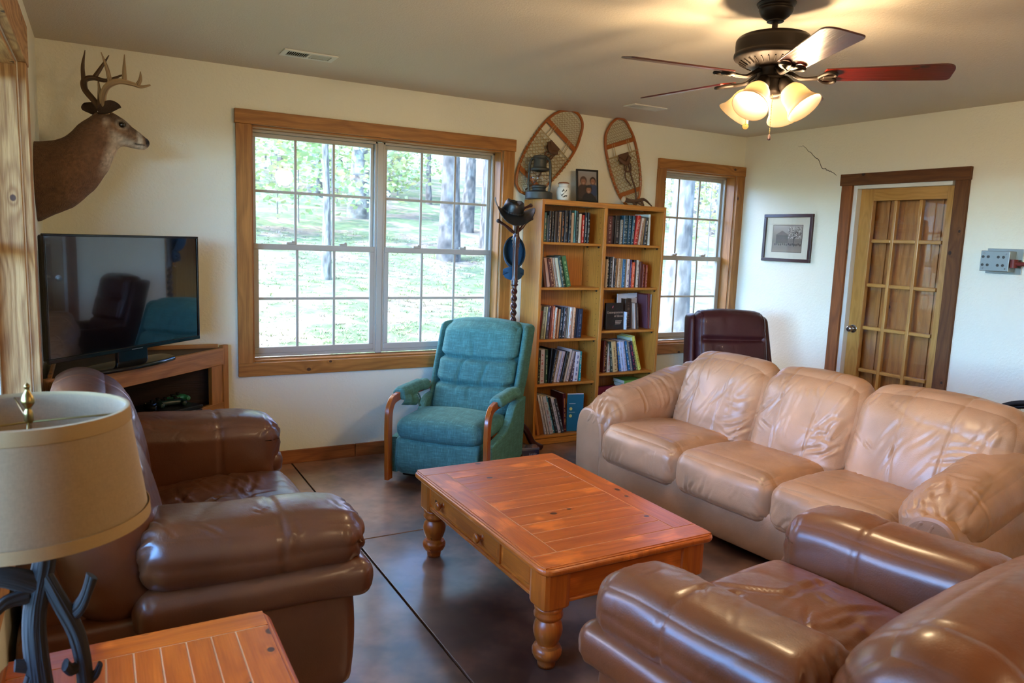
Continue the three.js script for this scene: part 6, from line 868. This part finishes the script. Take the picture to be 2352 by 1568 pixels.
  antler(1, am, [[0.312, 2.03, 0.03], [0.296, 2.09, 0.07], [0.316, 2.15, 0.115], [0.363, 2.177, 0.13], [0.423, 2.174, 0.125], [0.461, 2.168, 0.11], [0.505, 2.184, 0.09]], [[[0.292, 2.09, 0.06], [0.285, 2.13, 0.065], [0.277, 2.175, 0.075]], [[0.33, 2.165, 0.12], [0.318, 2.23, 0.125], [0.295, 2.304, 0.12]], [[0.39, 2.178, 0.128], [0.391, 2.24, 0.13], [0.394, 2.308, 0.12]], [[0.446, 2.17, 0.117], [0.46, 2.2, 0.115], [0.462, 2.24, 0.11]]]);
  antler(-1, am2, [[0.3, 2.035, -0.03], [0.262, 2.1, -0.08], [0.219, 2.165, -0.12], [0.222, 2.208, -0.13], [0.259, 2.221, -0.125], [0.314, 2.213, -0.11], [0.388, 2.246, -0.09]], [[[0.28, 2.07, -0.05], [0.284, 2.14, -0.07], [0.28, 2.22, -0.085]], [[0.217, 2.2, -0.125], [0.215, 2.27, -0.13], [0.228, 2.35, -0.12]], [[0.262, 2.22, -0.124], [0.295, 2.275, -0.125], [0.333, 2.34, -0.115]]]);
}
// ---------------------------------------------------------------- right wall: picture, metal box, wheel
{
  const cv = document.createElement('canvas'); cv.width = 512; cv.height = 400; const g = cv.getContext('2d'), q = rngOf(12);
  g.fillStyle = '#8f8478'; g.fillRect(0, 0, 512, 400); const bg = g.createLinearGradient(0, 0, 0, 400); bg.addColorStop(0, '#a39a8e'); bg.addColorStop(0.6, '#6e6459'); bg.addColorStop(1, '#8b7f70'); g.fillStyle = bg; g.fillRect(0, 0, 512, 400);
  g.fillStyle = '#3c352f'; g.fillRect(60, 150, 210, 120); g.fillStyle = '#574e45'; g.beginPath(); g.moveTo(40, 150); g.lineTo(165, 80); g.lineTo(290, 150); g.fill();
  g.strokeStyle = '#241f1b'; g.lineWidth = 9; g.beginPath(); g.moveTo(380, 320); g.quadraticCurveTo(370, 220, 395, 130); g.stroke(); for (let i = 0; i < 22; i++) { g.lineWidth = 2 + 2 * q(); g.beginPath(); const y = 120 + q() * 120; g.moveTo(385, y); g.quadraticCurveTo(385 + (q() - 0.5) * 160, y - 30, 385 + (q() - 0.5) * 240, y - 80 + q() * 30); g.stroke(); }
  for (let i = 0; i < 260; i++) { g.fillStyle = q() < 0.5 ? '#d8cfc0' : '#4a423a'; g.beginPath(); g.arc(385 + (q() - 0.5) * 230, 110 + (q() - 0.5) * 170, 2 + 5 * q(), 0, 7); g.fill(); } g.fillStyle = '#2c2621'; for (let i = 0; i < 14; i++) g.fillRect(40 + i * 34, 262 + q() * 20, 20, 30);
  const t = new THREE.CanvasTexture(cv); t.colorSpace = THREE.SRGBColorSpace;
  const z0 = 0.29, z1 = 0.777, y0 = 1.4, y1 = 1.783, o = thing('framed_picture', 'dark framed sepia picture of a tree by a house on the right wall', 'picture', [0, (y0 + y1) / 2, (z0 + z1) / 2], -PI / 2), w = z1 - z0, h = y1 - y0, f = 0.026;
  for (const s of [-1, 1]) { part('frame_bar', board(w, f, 0.022, 0, s * (h / 2 - f / 2), 0.012, 'x'), M.dark, o); part('frame_bar', board(f, h - 2 * f, 0.021, s * (w / 2 - f / 2), 0, 0.012, 'y'), M.dark, o); }
  part('mat_board', plain(w - 2 * f, h - 2 * f, 0.006, 0, 0, 0.006), std({ color: '#cfcab6', roughness: 0.8 }), o); part('print', plain(0.3, 0.222, 0.001, 0, -0.005, 0.0095), std({ color: '#4a4038', roughness: 0.8 }), o); part('print_image', new THREE.PlaneGeometry(0.292, 0.214).translate(0, -0.005, 0.0106), std({ map: t, roughness: 0.7 }), o);
  part('glazing', new THREE.PlaneGeometry(w - 2 * f, h - 2 * f).translate(0, 0, 0.015), M.glass, o);
}
{
  const o = thing('metal_box', 'brushed metal wall bracket box with round holes at the right edge', 'wall bracket', [0, 1.475, 2.2], -PI / 2);
  part('wall_plate', rbox(0.21, 0.155, 0.006, 0.002, 0.01, 0, 0.004), M.steel, o); part('box', rbox(0.17, 0.125, 0.07, 0.003, -0.01, 0.0, 0.042), M.steel, o);
  part('holes', [-0.06, -0.03, 0.03, 0.06].flatMap((x) => [0.025, -0.025].map((y) => cyl(0.0085, 0.0085, 0.002, 0, 0, 0, 18).rotateX(PI / 2).translate(x - 0.02, y, 0.0772))), std({ color: '#3a3832', roughness: 0.6 }), o); part('screws', [-0.075, 0.055].flatMap((x) => [0.045, -0.045].map((y) => cyl(0.004, 0.004, 0.003, 0, 0, 0, 12).rotateX(PI / 2).translate(x, y, 0.0782))), M.chrome, o);
  part('arm_joint', [cyl(0.02, 0.02, 0.05, 0.095, -0.012, 0.06, 18), rod([0.095, -0.012, 0.06], [0.3, -0.012, 0.09], 0.012, 10)], std({ color: '#6a2018', roughness: 0.5 }), o);
}
{ // a bicycle parked behind the sofa, its front wheel showing above the sofa back
  const R = 0.335, o = thing('bicycle', 'bicycle with black tyres behind the right end of the sofa', 'bicycle', [-0.3, R + 0.0145, 2.63], -PI / 2), bm = std({ color: '#15171b', roughness: 0.35, metalness: 0.4 }), red = std({ color: '#6a2018', roughness: 0.4 });
  for (const X of [0, 1.0]) {
    const w = new THREE.Group(); w.name = 'wheel'; w.position.x = X; o.add(w);
    part('tyre', clean(new THREE.TorusGeometry(R, 0.0145, 14, 90)), std({ color: '#0d0e10', roughness: 0.65 }), w); part('rim', clean(new THREE.TorusGeometry(R - 0.024, 0.011, 8, 90)).scale(1, 1, 0.9), bm, w);
    for (let i = 0; i < 24; i++) { const a = i / 24 * 2 * PI, b = a + (i % 2 ? 0.5 : -0.5), s = i % 4 < 2 ? 1 : -1; part('spoke', rod([Math.cos(b) * 0.02, Math.sin(b) * 0.02, s * 0.03], [Math.cos(a) * (R - 0.032), Math.sin(a) * (R - 0.032), 0], 0.0011, 5), M.chrome, w); }
    part('hub', smoothLathe([[0.0001, -0.045], [0.012, -0.045], [0.024, -0.034], [0.024, -0.028], [0.015, -0.02], [0.015, 0.02], [0.024, 0.028], [0.024, 0.034], [0.012, 0.045], [0.0001, 0.045]], 20, 60).rotateX(PI / 2), M.black, w);
  }
  const cv = document.createElement('canvas'); cv.width = 512; cv.height = 64; const g = cv.getContext('2d'); g.fillStyle = '#0d0e10'; g.fillRect(0, 0, 512, 64); g.fillStyle = '#b8b8b8'; g.font = 'bold 52px sans-serif'; g.fillText('ULTRA', 30, 52); const t = new THREE.CanvasTexture(cv); t.colorSpace = THREE.SRGBColorSpace;
  const P = [], U = [], I = [], n = 20; for (let i = 0; i <= n; i++) { const a = 1.72 - i / n * 0.5; for (const [k, r] of [[0, R - 0.009], [1, R + 0.008]]) { P.push(Math.cos(a) * r, Math.sin(a) * r, 0.0148); U.push(i / n, k); } } for (let i = 0; i < n; i++) I.push(i * 2, i * 2 + 2, i * 2 + 1, i * 2 + 1, i * 2 + 2, i * 2 + 3);
  const dg = new THREE.BufferGeometry(); dg.setAttribute('position', new THREE.Float32BufferAttribute(P, 3)); dg.setAttribute('uv', new THREE.Float32BufferAttribute(U, 2)); dg.setIndex(I); dg.computeVertexNormals(); part('tyre_lettering', dg, std({ map: t, roughness: 0.6 }), o);
  const tubes = { fork: [[[0, 0, 0.05], [0.1, 0.34, 0.035], [0.14, 0.42, 0.0], [0.2, 0.6, 0]], [[0, 0, -0.05], [0.1, 0.34, -0.035], [0.14, 0.42, 0.0]]], frame_tube: [[[0.17, 0.5, 0], [0.36, 0.2, 0], [0.57, -0.06, 0]], [[0.19, 0.56, 0], [0.45, 0.5, 0], [0.7, 0.46, 0]], [[0.57, -0.06, 0], [0.64, 0.2, 0], [0.72, 0.52, 0]], [[0.57, -0.06, 0.03], [0.8, -0.03, 0.05], [1.0, 0, 0.055]], [[0.7, 0.44, 0.02], [0.85, 0.22, 0.045], [1.0, 0, 0.055]]], handlebar: [[[0.2, 0.62, -0.2], [0.14, 0.63, -0.1], [0.14, 0.63, 0.1], [0.2, 0.62, 0.2]]] };
  for (const [name, list] of Object.entries(tubes)) for (const pts of list) part(name, limb(pts, [0.014, 0.014], 10, 24), name === 'handlebar' ? M.black : red, o);
  part('saddle', soft(0.26, 0.05, 0.14, 0.024, { seg: [24, 6, 14], deform: (v, a) => { v.z *= a < 0 ? 0.35 : 0.35 + 0.65 * step2(0, 0.8, a); } }).translate(0.74, 0.57, 0), M.black, o);
}
renderer.render(scene, camera);
